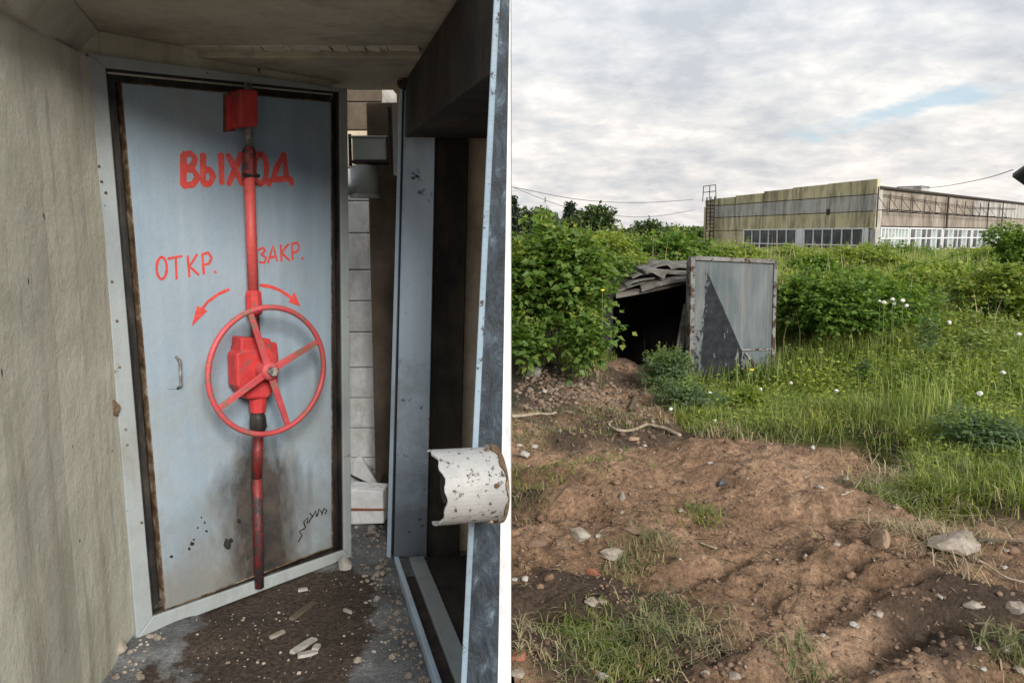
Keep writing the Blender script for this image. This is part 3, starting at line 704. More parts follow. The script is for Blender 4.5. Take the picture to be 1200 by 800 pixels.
# gearbox
def gbox(q, o0, o1, name='gearbox', mat=M_red, bv=0.008):
    MB_ = MB(); hexpx(MB_, q, o0, o1); return MB_.build(name, mat, door, local=True, bevel=bv)
gbox([(283, 395), (318, 397), (320, 414), (282, 414)], 0.03, 0.115, 'gearbox_cap')
gbox([(274, 405), (325, 401), (327, 418), (326, 452), (274, 457)], 0.021, 0.055, 'gearbox_plate')
gbox([(277, 414), (290, 408), (316, 409), (326, 416), (325, 452), (315, 467), (290, 468), (278, 452)], 0.04, 0.125, 'gearbox_body', bv=0.012)
q0 = Lp(302, 466, 0.075); q1 = Lp(302, 483, 0.075)
t_ = MB(); t_.tube([q0 + Vector((0, 0, .02)), q0, q1], [0.045, 0.040, 0.033], 12); t_.build('gearbox_neck', M_red, door, local=True, bevel=.003)
q2 = Lp(303, 505, 0.07)
t_ = MB(); t_.smooth = True; t_.tube([q1, q1 - Vector((0, 0, .02)), q2 + Vector((0, 0, .02)), q2], [0.026, 0.034, 0.038, 0.026], 14); t_.build('rubber_boot', M_black, door, local=True)
q3 = Lp(301, 560, 0.065); q4 = Lp(303, 632, 0.06); q5 = Lp(304, 688, 0.06)
t_ = MB(); t_.smooth = True; t_.tube([q2, q3], 0.022, 16); t_.build('lock_rod', M_reddark, door, local=True)
t_ = MB(); t_.smooth = True; t_.tube([q3, q4, q5], [0.022, 0.022, 0.02], 16); t_.build('lock_rod', M_reddark, door, local=True)
# handwheel
wo = 0.175
wc = Lp(315.5, 434.5, wo)
top_ = Lp(330, 359.5, wo); lft = Lp(250, 455, wo)
RW = (Lp(315.5, 359.5, wo) - Lp(315.5, 509.5, wo)).length / 2 * 0.985
wheel = bpy.data.objects.new('handwheel', None)
pts = []; seg = 64
mbw = MB(); mbw.smooth = True
prof = 10
vs = []
for k in range(seg):
    a = 2 * math.pi * k / seg; cdir = Vector((math.cos(a), 0, math.sin(a)))
    for j in range(prof):
        b = 2 * math.pi * j / prof
        vs.append(wc + cdir * (RW + 0.012 * math.cos(b)) + Vector((0, 1, 0)) * 0.012 * math.sin(b))
fs = [(k * prof + j, k * prof + (j + 1) % prof, ((k + 1) % seg) * prof + (j + 1) % prof, ((k + 1) % seg) * prof + j) for k in range(seg) for j in range(prof)]
mbw.add(vs, fs)
rim = mbw.build('handwheel_rim', M_pink, door, local=True)
for (px, py) in [(295, 372), (371, 401), (264, 473), (337, 497)]:
    e = Lp(px, py, wo); d = (e - wc).normalized(); tip = wc + d * (RW - 0.004); up = Vector((0, 1, 0)); sd = d.cross(up).normalized()
    s0 = wc + d * 0.022
    mb = MB(); a0, a1, th = 0.016, 0.012, 0.006
    hub_in = Vector((0, 0.018, 0))
    mb.hexa([s0 - sd * a0 + up * th, s0 + sd * a0 + up * th, tip + sd * a1 + up * th, tip - sd * a1 + up * th, s0 - sd * a0 - up * th, s0 + sd * a0 - up * th, tip + sd * a1 - up * th, tip - sd * a1 - up * th])
    mb.build('spoke', M_pink, rim, local=True, bevel=0.003)
t_ = MB(); t_.tube([wc + Vector((0, .06, 0)), wc + Vector((0, -.012, 0)), wc + Vector((0, -.022, 0))], [0.040, 0.040, 0.030], 16); t_.build('hub', M_pink, rim, local=True, bevel=.003)
t_ = MB(); t_.tube([wc + Vector((0, -.018, 0)), wc + Vector((0, -.042, 0))], [0.024, 0.020], 6); t_.build('hub_nut', M_greymetal, rim, local=True, bevel=.002)
# small pull handle
h0 = dp(196, 420); h1 = dp(210, 454)
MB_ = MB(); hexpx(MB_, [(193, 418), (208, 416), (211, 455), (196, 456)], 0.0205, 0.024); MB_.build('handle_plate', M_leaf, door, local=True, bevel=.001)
t_ = MB(); t_.smooth = True
ha = Lp(206, 418, 0.022); hb = Lp(211, 422, 0.045); hc = Lp(212, 451, 0.045); hd = Lp(208, 455, 0.022)
t_.tube([ha, hb, hb.lerp(hc, .5), hc, hd], 0.0055, 8); t_.build('pull_handle', M_greymetal, door, local=True)
# hinge lug at the left jamb, bolts on the frame
MB_ = MB(); hexpx(MB_, [(118, 472), (134, 468), (142, 476), (138, 487), (121, 486)], 0.03, 0.052); MB_.build('hinge_lug', M_rustedge, door, local=True, bevel=.004)
bm_ = None
for (px, py) in [(116, 195), (119, 213), (124, 226), (131, 330), (137, 376), (140, 430), (147, 503), (149, 521), (166, 612)]:
    c = Lp(px, py, 0.032)
    t_ = MB(); t_.tube([c, c + Vector((0, -.005, 0))], [0.006, 0.004], 6)
    t_.build('bolt', M_rustedge, door, local=True)

# ---- rear of the passage
YB = 4.90
rear = structure(MB().box((-1.75, YB + 0.012, 0.0), (-0.061, YB + 0.3, 2.75)), 'rear_wall', M_stone_white)
zz = 0.0; row = 0
while zz < 2.70:
    h = random.choice([0.17, 0.2, 0.23, 0.2]); h = min(h, 2.745 - zz)
    xs = [-1.62, -1.21 - (0.06 if row % 2 else 0), -0.80]
    for k in range(2):
        x0, x1 = xs[k] + 0.003, xs[k + 1] - 0.003
        j = [random.uniform(-.004, .004) for _ in range(8)]
        y0 = YB - random.uniform(0, 0.010)
        mb = MB(); mb.box((x0, y0, zz + 0.003), (x1, YB + 0.010, zz + h - 0.003))
        mb.v = [(v[0] + random.uniform(-.003, .003), v[1], v[2] + random.uniform(-.003, .003)) for v in mb.v]
        bo = mb.build('block', M_block if zz < 2.02 else (M_brownwall if zz < 2.2 else M_darkbrown), rear, bevel=0.006)  # top rows coloured dark, painting the shade above the lit blocks
    zz += h; row += 1
structure(MB().box((-0.795, 4.32, 0.0), (-0.60, YB - .001, CEIL - 0.037)), 'pier', M_darkbrown, bevel=0.008)  # shaded wall side, its shade put into the dark brown

# switch box, horizontal drum and bracket in the upper corner of the passage
p = atY(436, 177, 4.2)
sb = empty('junction_box', (p.x, 4.2, p.z), 'small grey metal box high on the passage wall right of the door', 'box')
c0 = atY(415, 163, 4.2); c1 = atY(455, 189, 4.2)
MB().box((c0.x, 4.14, c1.z), (c1.x, 4.26, c0.z)).build('case', M_frame, sb, bevel=.006)
MB().box((c0.x - .008, 4.135, c0.z), (c1.x + .008, 4.265, c0.z + .010)).build('lid', M_frame, sb, bevel=.002)
MB().box((c0.x - .008, 4.135, c1.z - .014), (c1.x + .008, 4.265, c1.z)).build('base_lip', M_black, sb, bevel=.002)
t_ = MB(); t_.tube([(c0.x - .015, 4.16, c0.z + .02), (c0.x - .015, 4.16, c1.z - .03)], .009, 8); t_.build('side_pipe', M_black, sb)
d0 = atY(428, 195, 4.2); d1 = atY(428, 233, 4.2)
dr = empty('pipe_stub', (d0.x, 4.2, d1.z), 'stubby grey painted pipe with flange just beneath the small metal box', 'pipe')
t_ = MB(); t_.smooth = True; t_.tube([(d0.x - .005, 4.2, d1.z + .02), (d0.x - .005, 4.2, d0.z)], .075, 20); t_.build('body', M_frame, dr)
t_ = MB(); t_.smooth = True; t_.tube([(d0.x - .14, 4.16, d1.z + .035), (d0.x - .02, 4.16, d1.z + .055)], .030, 14); t_.build('side_branch', M_frame, dr)
t_ = MB(); t_.tube([(d0.x - .005, 4.2, d1.z + .005), (d0.x - .005, 4.2, d1.z + .025)], .082, 20); t_.build('flange', M_frame, dr)
e0 = atY(463, 121, 3.9); e1 = atY(465, 206, 3.9)
br = empty('steel_bracket', (e1.x, 3.9, e1.z), 'vertical grey steel channel hanging from the lintel left of the blue post', 'bracket')
MB().box((e0.x - .012, 3.88, e1.z), (e0.x + .022, 3.92, e0.z)).build('channel', M_frame, br, bevel=.003)
MB().box((e0.x - .035, 3.885, e0.z - .30), (e0.x - .022, 3.915, e0.z - .02)).build('strap', M_iron, br, bevel=.002)

# ---- the right hand jamb: blue steel post, return painted near-black as its shadow, brown wall beyond
YJ = 3.76
j0 = atY(459, 600, YJ); j1 = atY(496, 600, YJ)
post = empty('blue_post', (j0.x, YJ, 0), 'blue painted steel door post standing right of the passage, shade painted on one side', 'post')
JX0 = atY(461, 655, YJ).x; JX1 = JX0 + 0.17
JT0 = atY(474, 110, YJ).x; JT1 = JT0 + 0.15
tz = atY(474, 104, YJ).z
MB().hexa([(JX0, YJ, -.02), (JX1, YJ, -.02), (JX1, YJ + .08, -.02), (JX0, YJ + .08, -.02), (JT0, YJ, tz), (JT1, YJ, tz), (JT1, YJ + .08, tz), (JT0, YJ + .08, tz)]).build('face_plate', M_post, post, bevel=.004)
MB().hexa([(JX0 - .035, YJ - .012, -.02), (JX0 - .012, YJ - .022, -.02), (JX0 - .012, YJ + .09, -.02), (JX0 - .035, YJ + .09, -.02), (JT0 - .022, YJ - .012, tz), (JT0 - .006, YJ - .022, tz), (JT0 - .006, YJ + .09, tz), (JT0 - .022, YJ + .09, tz)]).build('edge_flange', M_blue, post, bevel=.003)
MB().hexa([(JX0 - .012, YJ + .012, -.02), (JX0, YJ + .012, -.02), (JX0, YJ + .08, -.02), (JX0 - .012, YJ + .08, -.02), (JT0 - .006, YJ + .012, tz), (JT0, YJ + .012, tz), (JT0, YJ + .08, tz), (JT0 - .006, YJ + .08, tz)]).build('seal_groove', M_black, post)
structure(MB().hexa([(JX1 + .001, YJ + .02, -.02), (JX1 + .16, YJ + .02, -.02), (JX1 + .16, YJ + .2, -.02), (JX1 + .001, YJ + .2, -.02), (JT1 + .001, YJ + .02, tz), (JT1 + .155, YJ + .02, tz), (JT1 + .155, YJ + .2, tz), (JT1 + .001, YJ + .2, tz)]), 'shadow_painted_wall_return', M_nearblack)
structure(MB().box((-0.56, YJ + .1, 0), (-0.061, 4.05, CEIL - .037)), 'brown_wall', M_brownwall)
# lintel beam
q0_ = Vector((-0.50, 3.68)); q1_ = Vector((-0.012, 1.98)); nn_ = Vector((0.12, 0.034))
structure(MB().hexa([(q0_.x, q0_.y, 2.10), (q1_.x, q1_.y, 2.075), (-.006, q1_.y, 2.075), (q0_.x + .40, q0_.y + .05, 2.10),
                     (q0_.x + .01, q0_.y, CEIL - .04), (q1_.x, q1_.y, CEIL - .002), (-.006, q1_.y, CEIL - .002), (q0_.x + .40, q0_.y + .05, CEIL - .04)]), 'lintel_beam', M_nearblack, bevel=.008)
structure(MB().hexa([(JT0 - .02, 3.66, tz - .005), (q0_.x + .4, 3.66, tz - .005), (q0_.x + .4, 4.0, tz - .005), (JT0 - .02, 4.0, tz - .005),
                     (JT0 - .02, 3.66, CEIL - .045), (q0_.x + .4, 3.66, CEIL - .045), (q0_.x + .4, 4.0, CEIL - .045), (JT0 - .02, 4.0, CEIL - .045)]), 'lintel_end', M_nearblack, bevel=.006)
# steel threshold running towards the viewer
s0 = atZ(462, 657, .03); s1 = atZ(512, 810, .03)
th = empty('threshold_rail', s0, 'low steel threshold rail on the floor running from the blue post', 'threshold')
dv = (s1 - s0).normalized(); s1e = s0 + dv * 1.9; sd = Vector((dv.y, -dv.x, 0)); sd = sd if sd.x > 0 else -sd
def bar(mb, a, b, w0, w1, z0, z1):
    p = [a + sd * w0, b + sd * w0, b + sd * w1, a + sd * w1]
    mb.hexa([(q.x, q.y, z0) for q in p] + [(q.x, q.y, z1) for q in p]); return mb
bar(MB(), s0, s1e, 0, .022, -.01, .055).build('rail', M_blue, th, bevel=.004)
bar(MB(), s0, s1e, .022, .075, -.01, .022).build('gutter', M_iron, th, bevel=.003)
bar(MB(), s0, s1e, .075, .15, -.01, .042).build('sill_plate', M_frame, th, bevel=.005)
# flat near-black sheet on the floor beyond the threshold
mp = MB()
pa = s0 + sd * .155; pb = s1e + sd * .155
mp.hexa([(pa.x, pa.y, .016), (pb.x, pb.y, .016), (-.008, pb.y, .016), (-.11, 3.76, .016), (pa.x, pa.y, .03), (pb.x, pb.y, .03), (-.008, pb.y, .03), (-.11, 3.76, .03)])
structure(mp, 'dark_floor_sheet', M_nearblack)

# outer right wall of the chamber
structure(MB().prism([(-0.036, 2.02), (-0.0025, 2.02), (-0.0025, 5.3), (-0.060, 5.3)], lambda a, b: (a, b, -.2), lambda a, b: (a, b, 2.618)), 'outer_right_wall', M_concrete)
structure(MB().hexa([(-.075, 1.965, -.2), (-.003, 1.965, -.2), (-.003, 2.018, -.2), (-.075, 2.018, -.2), (-.030, 1.965, 2.36), (-.003, 1.965, 2.36), (-.003, 2.018, 2.36), (-.030, 2.018, 2.36)]), 'white_wall_edge', M_white_plaster, bevel=.004)
structure(MB().box((-1.75, YB + .31, -.2), (-0.062, 5.3, 2.36)), 'outer_rear_wall', M_concrete)

# the open inner door seen edge-on
YL = 1.86
def lx(px, py, Y=YL): return atY(px, py, Y)
tl = lx(582, -40); bl_ = lx(540, 830); tr_ = lx(599, -40); br_ = lx(583, 830)
z0b = 0.02
def ext(a, b, z):   # extend the edge down or up to height z
    t = (z - a.z) / (b.z - a.z); return a.lerp(b, t)
Lt, Lb = ext(tl, bl_, 2.36), ext(tl, bl_, z0b); Rt, Rb = ext(tr_, br_, 2.36), ext(tr_, br_, z0b)
Rt.x = min(Rt.x, -.002)
leafo = empty('open_inner_door', (Lb.x, YL, 0), 'thick open steel door seen edge-on with blistered dark blue paint, at the right of the chamber', 'door')
# blistered edge: a grid with relief
g = MB(); nu, nv = 10, 150
for j in range(nv + 1):
    t = j / nv; a = Lb.lerp(Lt, t); b = Rb.lerp(Rt, t)
    for i in range(nu + 1):
        p = a.lerp(b, i / nu); d = 0.010 * float(fbm(np.array([i * .45 + 3.0]), np.array([j * .38]), 4, 77)[0]) * (1 if 0 < i < nu else 0)
        g.v.append((p.x, p.y - d, p.z))
for j in range(nv):
    for i in range(nu):
        a = j * (nu + 1) + i; g.f.append((a, a + 1, a + nu + 2, a + nu + 1))
g.smooth = True
g.build('blistered_edge', M_peel, leafo)
MB().hexa([(Lb.x + .004, YL + .012, z0b), (Rb.x - .002, YL + .012, z0b), (Rb.x - .002, 1.955, z0b), (Lb.x + .004, 2.9, z0b), (Lt.x + .004, YL + .012, 2.36), (Rt.x - .002, YL + .012, 2.36), (Rt.x - .002, 1.955, 2.36), (Lt.x + .004, 2.9, 2.36)]).build('door_core', M_blue, leafo)
wf = 0.012
MB().hexa([(Lb.x - .003, YL - .008, z0b), (Lb.x + wf, YL - .006, z0b), (Lb.x + wf, YL + .02, z0b), (Lb.x - .003, YL + .02, z0b), (Lt.x - .003, YL - .008, 2.36), (Lt.x + wf, YL - .006, 2.36), (Lt.x + wf, YL + .02, 2.36), (Lt.x - .003, YL + .02, 2.36)]).build('lip', M_lip, leafo, bevel=.003)
# curved speckled sheet fixed to it
hs = empty('curved_sheet_cover', atY(545, 612, 1.76), 'curved pale sheet-metal cover speckled with rust, jutting from the open inner door', 'cover')
ca = atY(582, 566, 1.79); cb = atY(506, 571, 1.735)
ax = (cb - ca).normalized(); upv = Vector((0, 0, 1)); fv = ax.cross(upv).normalized()
if fv.y > 0: fv = -fv
def shell(r0, r1, name, mat, a0, a1, parent):
    mb = MB(); n = 30; L0 = []
    for k in range(n + 1):
        t = k / n
        a = R(a0 + (a1 - a0) * t)
        e = fv * math.cos(a) + upv * math.sin(a)
        jag = 0.003 * math.sin(k * 1.3) + 0.0015 * math.sin(k * 5.1) - .012 * math.cos(a) ** 2
        pa_ = ca + e * r0; pb_ = cb + e * r0 + ax * jag; pc_ = cb + e * r1 + ax * jag; pd_ = ca + e * r1
        L0.append([pa_, pb_, pc_, pd_])
    for row_ in L0: mb.v += [tuple(v) for v in row_]
    for k in range(n):
        b = k * 4
        for q in range(4): mb.f.append((b + q, b + (q + 1) % 4, b + 4 + (q + 1) % 4, b + 4 + q))
    mb.f += [(0, 3, 2, 1), (n * 4, n * 4 + 1, n * 4 + 2, n * 4 + 3)]
    mb.smooth = False
    return mb.build(name, mat, parent)
rr = (atY(550, 528, 1.76) - atY(550, 612, 1.76)).length / 2
shell(rr, rr - .005, 'curved_sheet', M_speck, -92, 112, hs)
cb_keep = cb; cb = ca + ax * .016
shell(rr + .006, rr - .001, 'rusty_collar', M_rustedge, -92, 112, hs)
cb = cb_keep
for a_ in (-60, 15, 80):
    e_ = fv * math.cos(R(a_)) + upv * math.sin(R(a_)); b_ = MB(); c_ = ca + ax * .03 + e_ * rr
    b_.tube([c_, c_ + e_ * .006], .006, 6); b_.build('rivet', M_rustedge, hs)
t_ = MB(); t_.tube([ca - ax * 0.0, cb - ax * 0.03], rr * .45, 12); t_.build('inner_hinge_pin', M_nearblack, hs)

# ---- small litter inside
def lump(c, r, seed, squash=(1, 1, .6), sub=1, rough=.42):
    """irregular stone as verts/faces from an icosphere"""
    import bmesh
    bm = bmesh.new(); bmesh.ops.create_icosphere(bm, subdivisions=sub, radius=1.0)
    rs = random.Random(seed); ang = rs.random() * 6.28; ca_, sa_ = math.cos(ang), math.sin(ang)
    cut = [(Vector((rs.uniform(-1, 1), rs.uniform(-1, 1), rs.uniform(-1, 1))).normalized(), rs.uniform(.55, .85)) for _ in range(7)]
    vs = []
    for v in bm.verts:
        p = v.co * (1 + rs.uniform(-rough, rough) * .5)
        for (nn2, dd2) in cut:
            k = p.dot(nn2)
            if k > dd2: p = p - nn2 * (k - dd2)
        x, y, z = p.x * squash[0], p.y * squash[1], p.z * squash[2]
        vs.append((c[0] + r * (x * ca_ - y * sa_), c[1] + r * (x * sa_ + y * ca_), c[2] + r * z))
    fs = [tuple(v.index for v in f.verts) for f in bm.faces]; bm.free()
    return vs, fs
def rock(name, c, r, seed, mat, label, cat, squash=(1, 1, .6), sub=2, group=None):
    mb = MB(); mb.add(*lump((0, 0, 0), r, seed, squash, sub))
    o = link(name, mb.mesh(name), mat, None, c); tag(o, label, cat, group); return o
def fz(x, y): return float(floorz(np.array([x]), np.array([y]))[0])
def infloor(px, py): p = atZ(px, py, 0.0); return Vector((p.x, p.y, fz(p.x, p.y)))
c = infloor(404, 672); rock('brick_fragment', c + Vector((0, 0, .03)), .045, 3, M_stone_white, 'pale yellowish lump of brick on the floor below the right edge of the frame', 'brick', (1, .8, .8))
def slab_bit(name, px, py, ln, wd, rot, mat, label, th_=.012):
    c = infloor(px, py); mb = MB(); ca_, sa_ = math.cos(R(rot)), math.sin(R(rot))
    pr = [(-.5, -.42), (-.2, -.5), (.5, -.4), (.46, .35), (.1, .5), (-.5, .4)]
    mb.prism([((a * ln) * ca_ - (b * wd) * sa_, (a * ln) * sa_ + (b * wd) * ca_) for a, b in pr], lambda a, b: (a, b, 0), lambda a, b: (a * .93, b * .93, th_))
    o = link(name, mb.mesh(name), mat, None, c + Vector((0, 0, .004))); tag(o, label, 'debris'); return o
slab_bit('plaster_shard', 356, 757, .13, .035, 60, M_stone_white, 'longest pale plaster shard on the dark floor')
slab_bit('plaster_shard', 361, 773, .08, .03, 22, M_stone_white, 'flat pale shard just in front of the longest shard')
slab_bit('plaster_shard', 371, 767, .04, .028, 80, M_stone_white, 'little rounded white chip beside the flat pale shard')
slab_bit('wood_splinter', 355, 716, .17, .03, 70, M_darkbrown, 'brown wooden splinter lying on the floor in front of the door')
slab_bit('plaster_shard', 325, 744, .07, .02, 50, M_stone, 'dull narrow shard left of the longest pale shard')
slab_bit('metal_strip', 408, 724, .05, .012, -35, M_stone_white, 'tiny bright strip on the floor near the threshold rail')
slab_bit('plaster_chip', 355, 693, .045, .02, 20, M_stone_white, 'small bright chip under the foot of the door frame')
c = infloor(146, 745); rock('plaster_lump', c + Vector((0, 0, .03)), .05, 8, M_stone_white, 'white broken plaster lump in the corner where the left wall meets the door frame', 'rubble', (.6, 1, 1))
c = infloor(134, 770); rock('plaster_lump', c + Vector((0, 0, .02)), .06, 18, M_stone, 'grey crumbled concrete lump at the foot of the left wall', 'rubble', (.5, 1, .8))
c = infloor(425, 560)
# rubble heap behind the door
rub = MB()
for k in range(230):
    x = random.gauss(-.95, .11); y = random.gauss(4.35, .3); r = random.uniform(.012, .05)
    if y > 4.85 or x > -.68 or (D.n.dot(Vector((x, y, 0)) - D.A) > -0.1 and x < D.A.x + D.len * D.ex.x + .03): continue
    rub.add(*lump((x, y, fz(x, y) + r * .3), r, k + 500, (1, .8, .7), 1))
o = rub.build('rubble', M_stone_white); tag(o, 'broken plaster and brick rubble heaped in the passage behind the blue-grey door', 'rubble', kind='stuff')
cp = atY(424, 545, 4.30)
sack = empty('cement_sack', (cp.x, 4.3, .1), 'slumped pale sack with dark tie on the rubble behind the door', 'sack')
mb = MB(); mb.smooth = True; mb.add(*lump((0, 0, .13), .13, 41, (.75, .6, 1.15), 3, .12)); mb.build('sack_body', M_white_plaster, sack, local=True)
t_ = MB(); t_.smooth = True; t_.tube([(-.10, -.07, .24), (-.04, -.10, .20), (.03, -.09, .16), (.10, -.05, .12), (.13, -.02, .18)], .007, 6); t_.build('tie_cable', M_black, sack, local=True)
bx_ = atY(433, 584, 4.05)
bb = empty('white_box', (bx_.x, 4.02, .1), 'battered blue-white box lodged in rubble between the door and the blue post', 'box')
MB().hexa([(-.10, -.05, .0), (.09, -.06, .01), (.10, .08, .01), (-.09, .09, 0), (-.10, -.05, .20), (.09, -.06, .19), (.10, .08, .19), (-.09, .09, .20)]).build('box_body', M_block, bb, local=True, bevel=.008)
MB().box((-.102, -.064, .085), (.098, -.052, .095)).build('orange_band', M_redbrick, bb, local=True)
# broken plaster between the door frame and the threshold, and along the left wall
rub = MB()
for k in range(330):
    if k % 3:
        y = random.uniform(2.6, 4.05); x = -.60 + (3.76 - y) * .287 - abs(random.gauss(0, .10)) - .03
    else:
        y = random.uniform(2.0, 2.95); x = -1.40 - (y - 1.9) * .12 + abs(random.gauss(0, .05))
    r = random.uniform(.004, .012) if random.random() < .8 else random.uniform(.012, .026)
    rub.add(*lump((x, y, fz(x, y) + r * .3), r, k + 3000, (1, .8, .6), 1))
o = rub.build('plaster_rubble', M_stone); tag(o, 'small broken plaster and concrete crumbs along the threshold rail and the foot of the left wall', 'rubble', kind='stuff')
# grit scattered over the chamber floor
gr = MB()
for k in range(900):
    y = random.uniform(2.0, 4.2); x = random.uniform(-1.6, -.25)
    if D.n.dot(Vector((x, y, 0)) - D.A) < .05 and x < D.A.x + D.len * D.ex.x: continue
    r = random.uniform(.0015, .006) if random.random() < .93 else random.uniform(.007, .013)
    gr.add(*lump((x, y, fz(x, y) + r * .2), r, k + 900, (1, .9, .6), 0 if r < .006 else 1) if False else lump((x, y, fz(x, y) + r * .3), r, k % 37, (1, .8, .55), 1))
o = gr.build('floor_grit', M_pebble); tag(o, 'crumbs of plaster and grit strewn over the chamber floor', 'grit', kind='stuff')

# ================================================================= RIGHT: the waste ground
# spoil polygon (bare earth), world coordinates
def G(px, py, z=0.0): p = atZ(px, py, z); return (p.x, p.y)
poly = [G(430, 452, .25), G(600, 452, .28), G(655, 442, .25), G(700, 425, .25), G(722, 408, .25), G(752, 410, .22), G(768, 440, .1), G(775, 472), G(800, 502), G(860, 513), G(930, 519), G(1000, 517), G(1042, 528), G(1052, 556),
        G(1045, 590), G(1090, 607), G(1140, 612), G(1215, 632), (4.6, 3.5), (6.5, 3.1), (8, 1), (8, -8), (-9, -8), (-9, 6.5)]
PX = np.array([p[0] for p in poly]); PY = np.array([p[1] for p in poly])
def soil_sd(X, Y):
    """signed distance to the bare patch, positive inside"""
    X = np.asarray(X, float); Y = np.asarray(Y, float)
    d = np.full(X.shape, 1e9); ins = np.zeros(X.shape, bool)
    n = len(PX)
    for i in range(n):
        x0, y0, x1, y1 = PX[i], PY[i], PX[(i + 1) % n], PY[(i + 1) % n]
        dx, dy = x1 - x0, y1 - y0
        t = np.clip(((X - x0) * dx + (Y - y0) * dy) / (dx * dx + dy * dy), 0, 1)
        d = np.minimum(d, np.hypot(X - x0 - t * dx, Y - y0 - t * dy))
        c_ = ((y0 > Y) != (y1 > Y)) & (X < dx * (Y - y0) / (dy if abs(dy) > 1e-9 else 1e-9) + x0)
        ins ^= c_
    return np.where(ins, d, -d)
DUG = (1.20, 3.05, 9.35, 11.3)      # dugout footprint
def H(X, Y, fine=True):
    X = np.asarray(X, float); Y = np.asarray(Y, float)
    b = np.interp(Y, [-30, 3, 5, 6.5, 8.3, 9.2, 10, 12, 15, 20, 30, 45, 60, 500], [0, 0, -.02, -.05, -.10, -.05, .06, .27, .40, .52, .55, .38, .20, .5])
    z = b + 0
    z = z + .50 * np.exp(-(((X - .15) / 1.15) ** 2 + ((Y - 9.3) / 1.5) ** 2))          # spoil by the dugout
    z = z + 0.78 * np.exp(-(((X - 1.2) / 3.0) ** 4 + ((Y - 12.3) / 1.7) ** 4))           # earth over the dugout
    far = sstep(7, 14, Y)
    z = z + .14 * far * fbm(X * .35, Y * .35, 3, 11) + .2 * sstep(25, 80, Y) * fbm(X * .03, Y * .03, 3, 12)
    z = z + .42 * sstep(6.6, 9.6, Y) * sstep(2.9, 4.4, X) * (1 - sstep(11, 24, Y) * .8)
    # near ground relief
    near = sstep(60, 12, Y) if False else (1 - sstep(10, 20, Y))
    z = z + near * (.16 * fbm(X * .9 + 3, Y * .9, 3, 41))
    # long ridges left by the digger bucket, running across the view
    rw = X * .45 + Y * 1.0
    z = z + near * .05 * fbm((X - Y * .3) * 1.0, rw * 4.2, 3, 51)
    sd_ = soil_sd(X, Y)
    z = z - .13 * np.exp(-(((X - 2.4) / .6) ** 2 + ((Y - 8.5) / .6) ** 2))
    z = z + .17 * np.exp(-(((X - 1.35) / .95) ** 4 + ((Y - 4.75) / .75) ** 2)) + .12 * np.exp(-(((X - 2.0) / .7) ** 2 + ((Y - 3.6) / .35) ** 2)) + .15 * np.exp(-(((X - .35) / .7) ** 2 + ((Y - 7.2) / .6) ** 2))
    for (ux, uy, ang, ln, wd, dp) in [(1.1, 3.05, .5, .55, .05, .06), (1.35, 2.85, .45, .7, .07, .07), (2.0, 3.1, .15, .7, .06, .07), (1.9, 2.75, .2, .5, .07, .06), (.95, 3.6, .6, .4, .05, .05), (2.3, 4.0, -.5, .6, .08, .09), (1.7, 4.2, .3, .5, .06, .06), (.75, 4.6, .3, .5, .06, .05), (1.3, 5.5, .1, .6, .07, .07), (.55, 5.4, .35, .4, .06, .06), (2.2, 5.0, -.2, .4, .06, .06), (1.7, 3.5, .2, .4, .05, .05)]:
        da = (X - ux) * math.cos(ang) + (Y - uy) * math.sin(ang); db = -(X - ux) * math.sin(ang) + (Y - uy) * math.cos(ang) + .03 * np.sin(da * 9)
        z = z - dp * np.exp(-(da / ln * 1.6) ** 4 - (db / wd) ** 2) + dp * .7 * np.exp(-(da / ln * 1.6) ** 4 - ((db - wd * 2) / (wd * 1.2)) ** 2)
    # low spoil ridge with a scooped hollow behind it
    z = z + .10 * np.exp(-((Y - 5.3 - .15 * np.sin(X * 1.6)) / .34) ** 2) * sstep(.4, 1.2, X) * (1 - sstep(2.3, 2.9, X))
    z = z - .16 * np.exp(-(((X - 2.65) / .42) ** 2 + ((Y - 5.55) / .30) ** 2))
    z = z + .11 * sstep(.0, -.16, sd_) * (1 - sstep(6, 8, Y)) * sstep(1.5, 2.3, X)      # turf stands a spade deep above the soil
    if fine:
        s_ = sstep(-.1, .15, sd_) * near
        A_ = X * .5 + Y; B_ = X - Y * .5      # the bucket marks run slightly downhill to the left
        rid = np.abs(fbm(B_ * .9, A_ * 2.3, 3, 62, .5)) * 2
        z = z + s_ * (.20 * fbm(B_ * 1.5, A_ * 3.4, 4, 61, .62) - .10 * np.maximum(.22 - rid, 0) * 2 + .125 * np.maximum(fbm(X * 7, Y * 10, 5, 71, .72), -.08) + .022 * fbm(X * 30, Y * 30, 2, 81))
    # hold the ground below the chamber and open the dugout
    inb = (X < -.05) & (X > -2.4) & (Y > 1.6) & (Y < 5.35)
    z = np.where(inb, -.25, z)
    ramp_ = sstep(0, .25, Y - 1.2) * 0
    ind = (X > DUG[0]) & (X < DUG[1]) & (Y > DUG[2]) & (Y < DUG[3])
    z = np.where(ind, -.55, z)
    return z
def Hs(x, y): return float(H(np.array([x]), np.array([y]))[0])
def axis(segs):
    out = []
    for a, b, st in segs: out += list(np.arange(a, b - 1e-6, st))
    out.append(segs[-1][1]); return np.array(out)
gx = axis([(-420, -60, 30), (-60, -12, 4), (-12, -3, .6), (-3, -.2, .2), (-.2, 4.2, .022), (4.2, 6.5, .08), (6.5, 14, .3), (14, 40, 1.3), (40, 100, 6), (100, 420, 40)])
gy = axis([(-60, -8, 6), (-8, 1.5, .5), (1.5, 2.3, .05), (2.3, 5.6, .020), (5.6, 9.4, .035), (9.4, 12, .08), (12, 20, .25), (20, 60, 1), (60, 120, 5), (120, 700, 40)])
GX, GY = np.meshgrid(gx, gy); GZ = H(GX, GY)
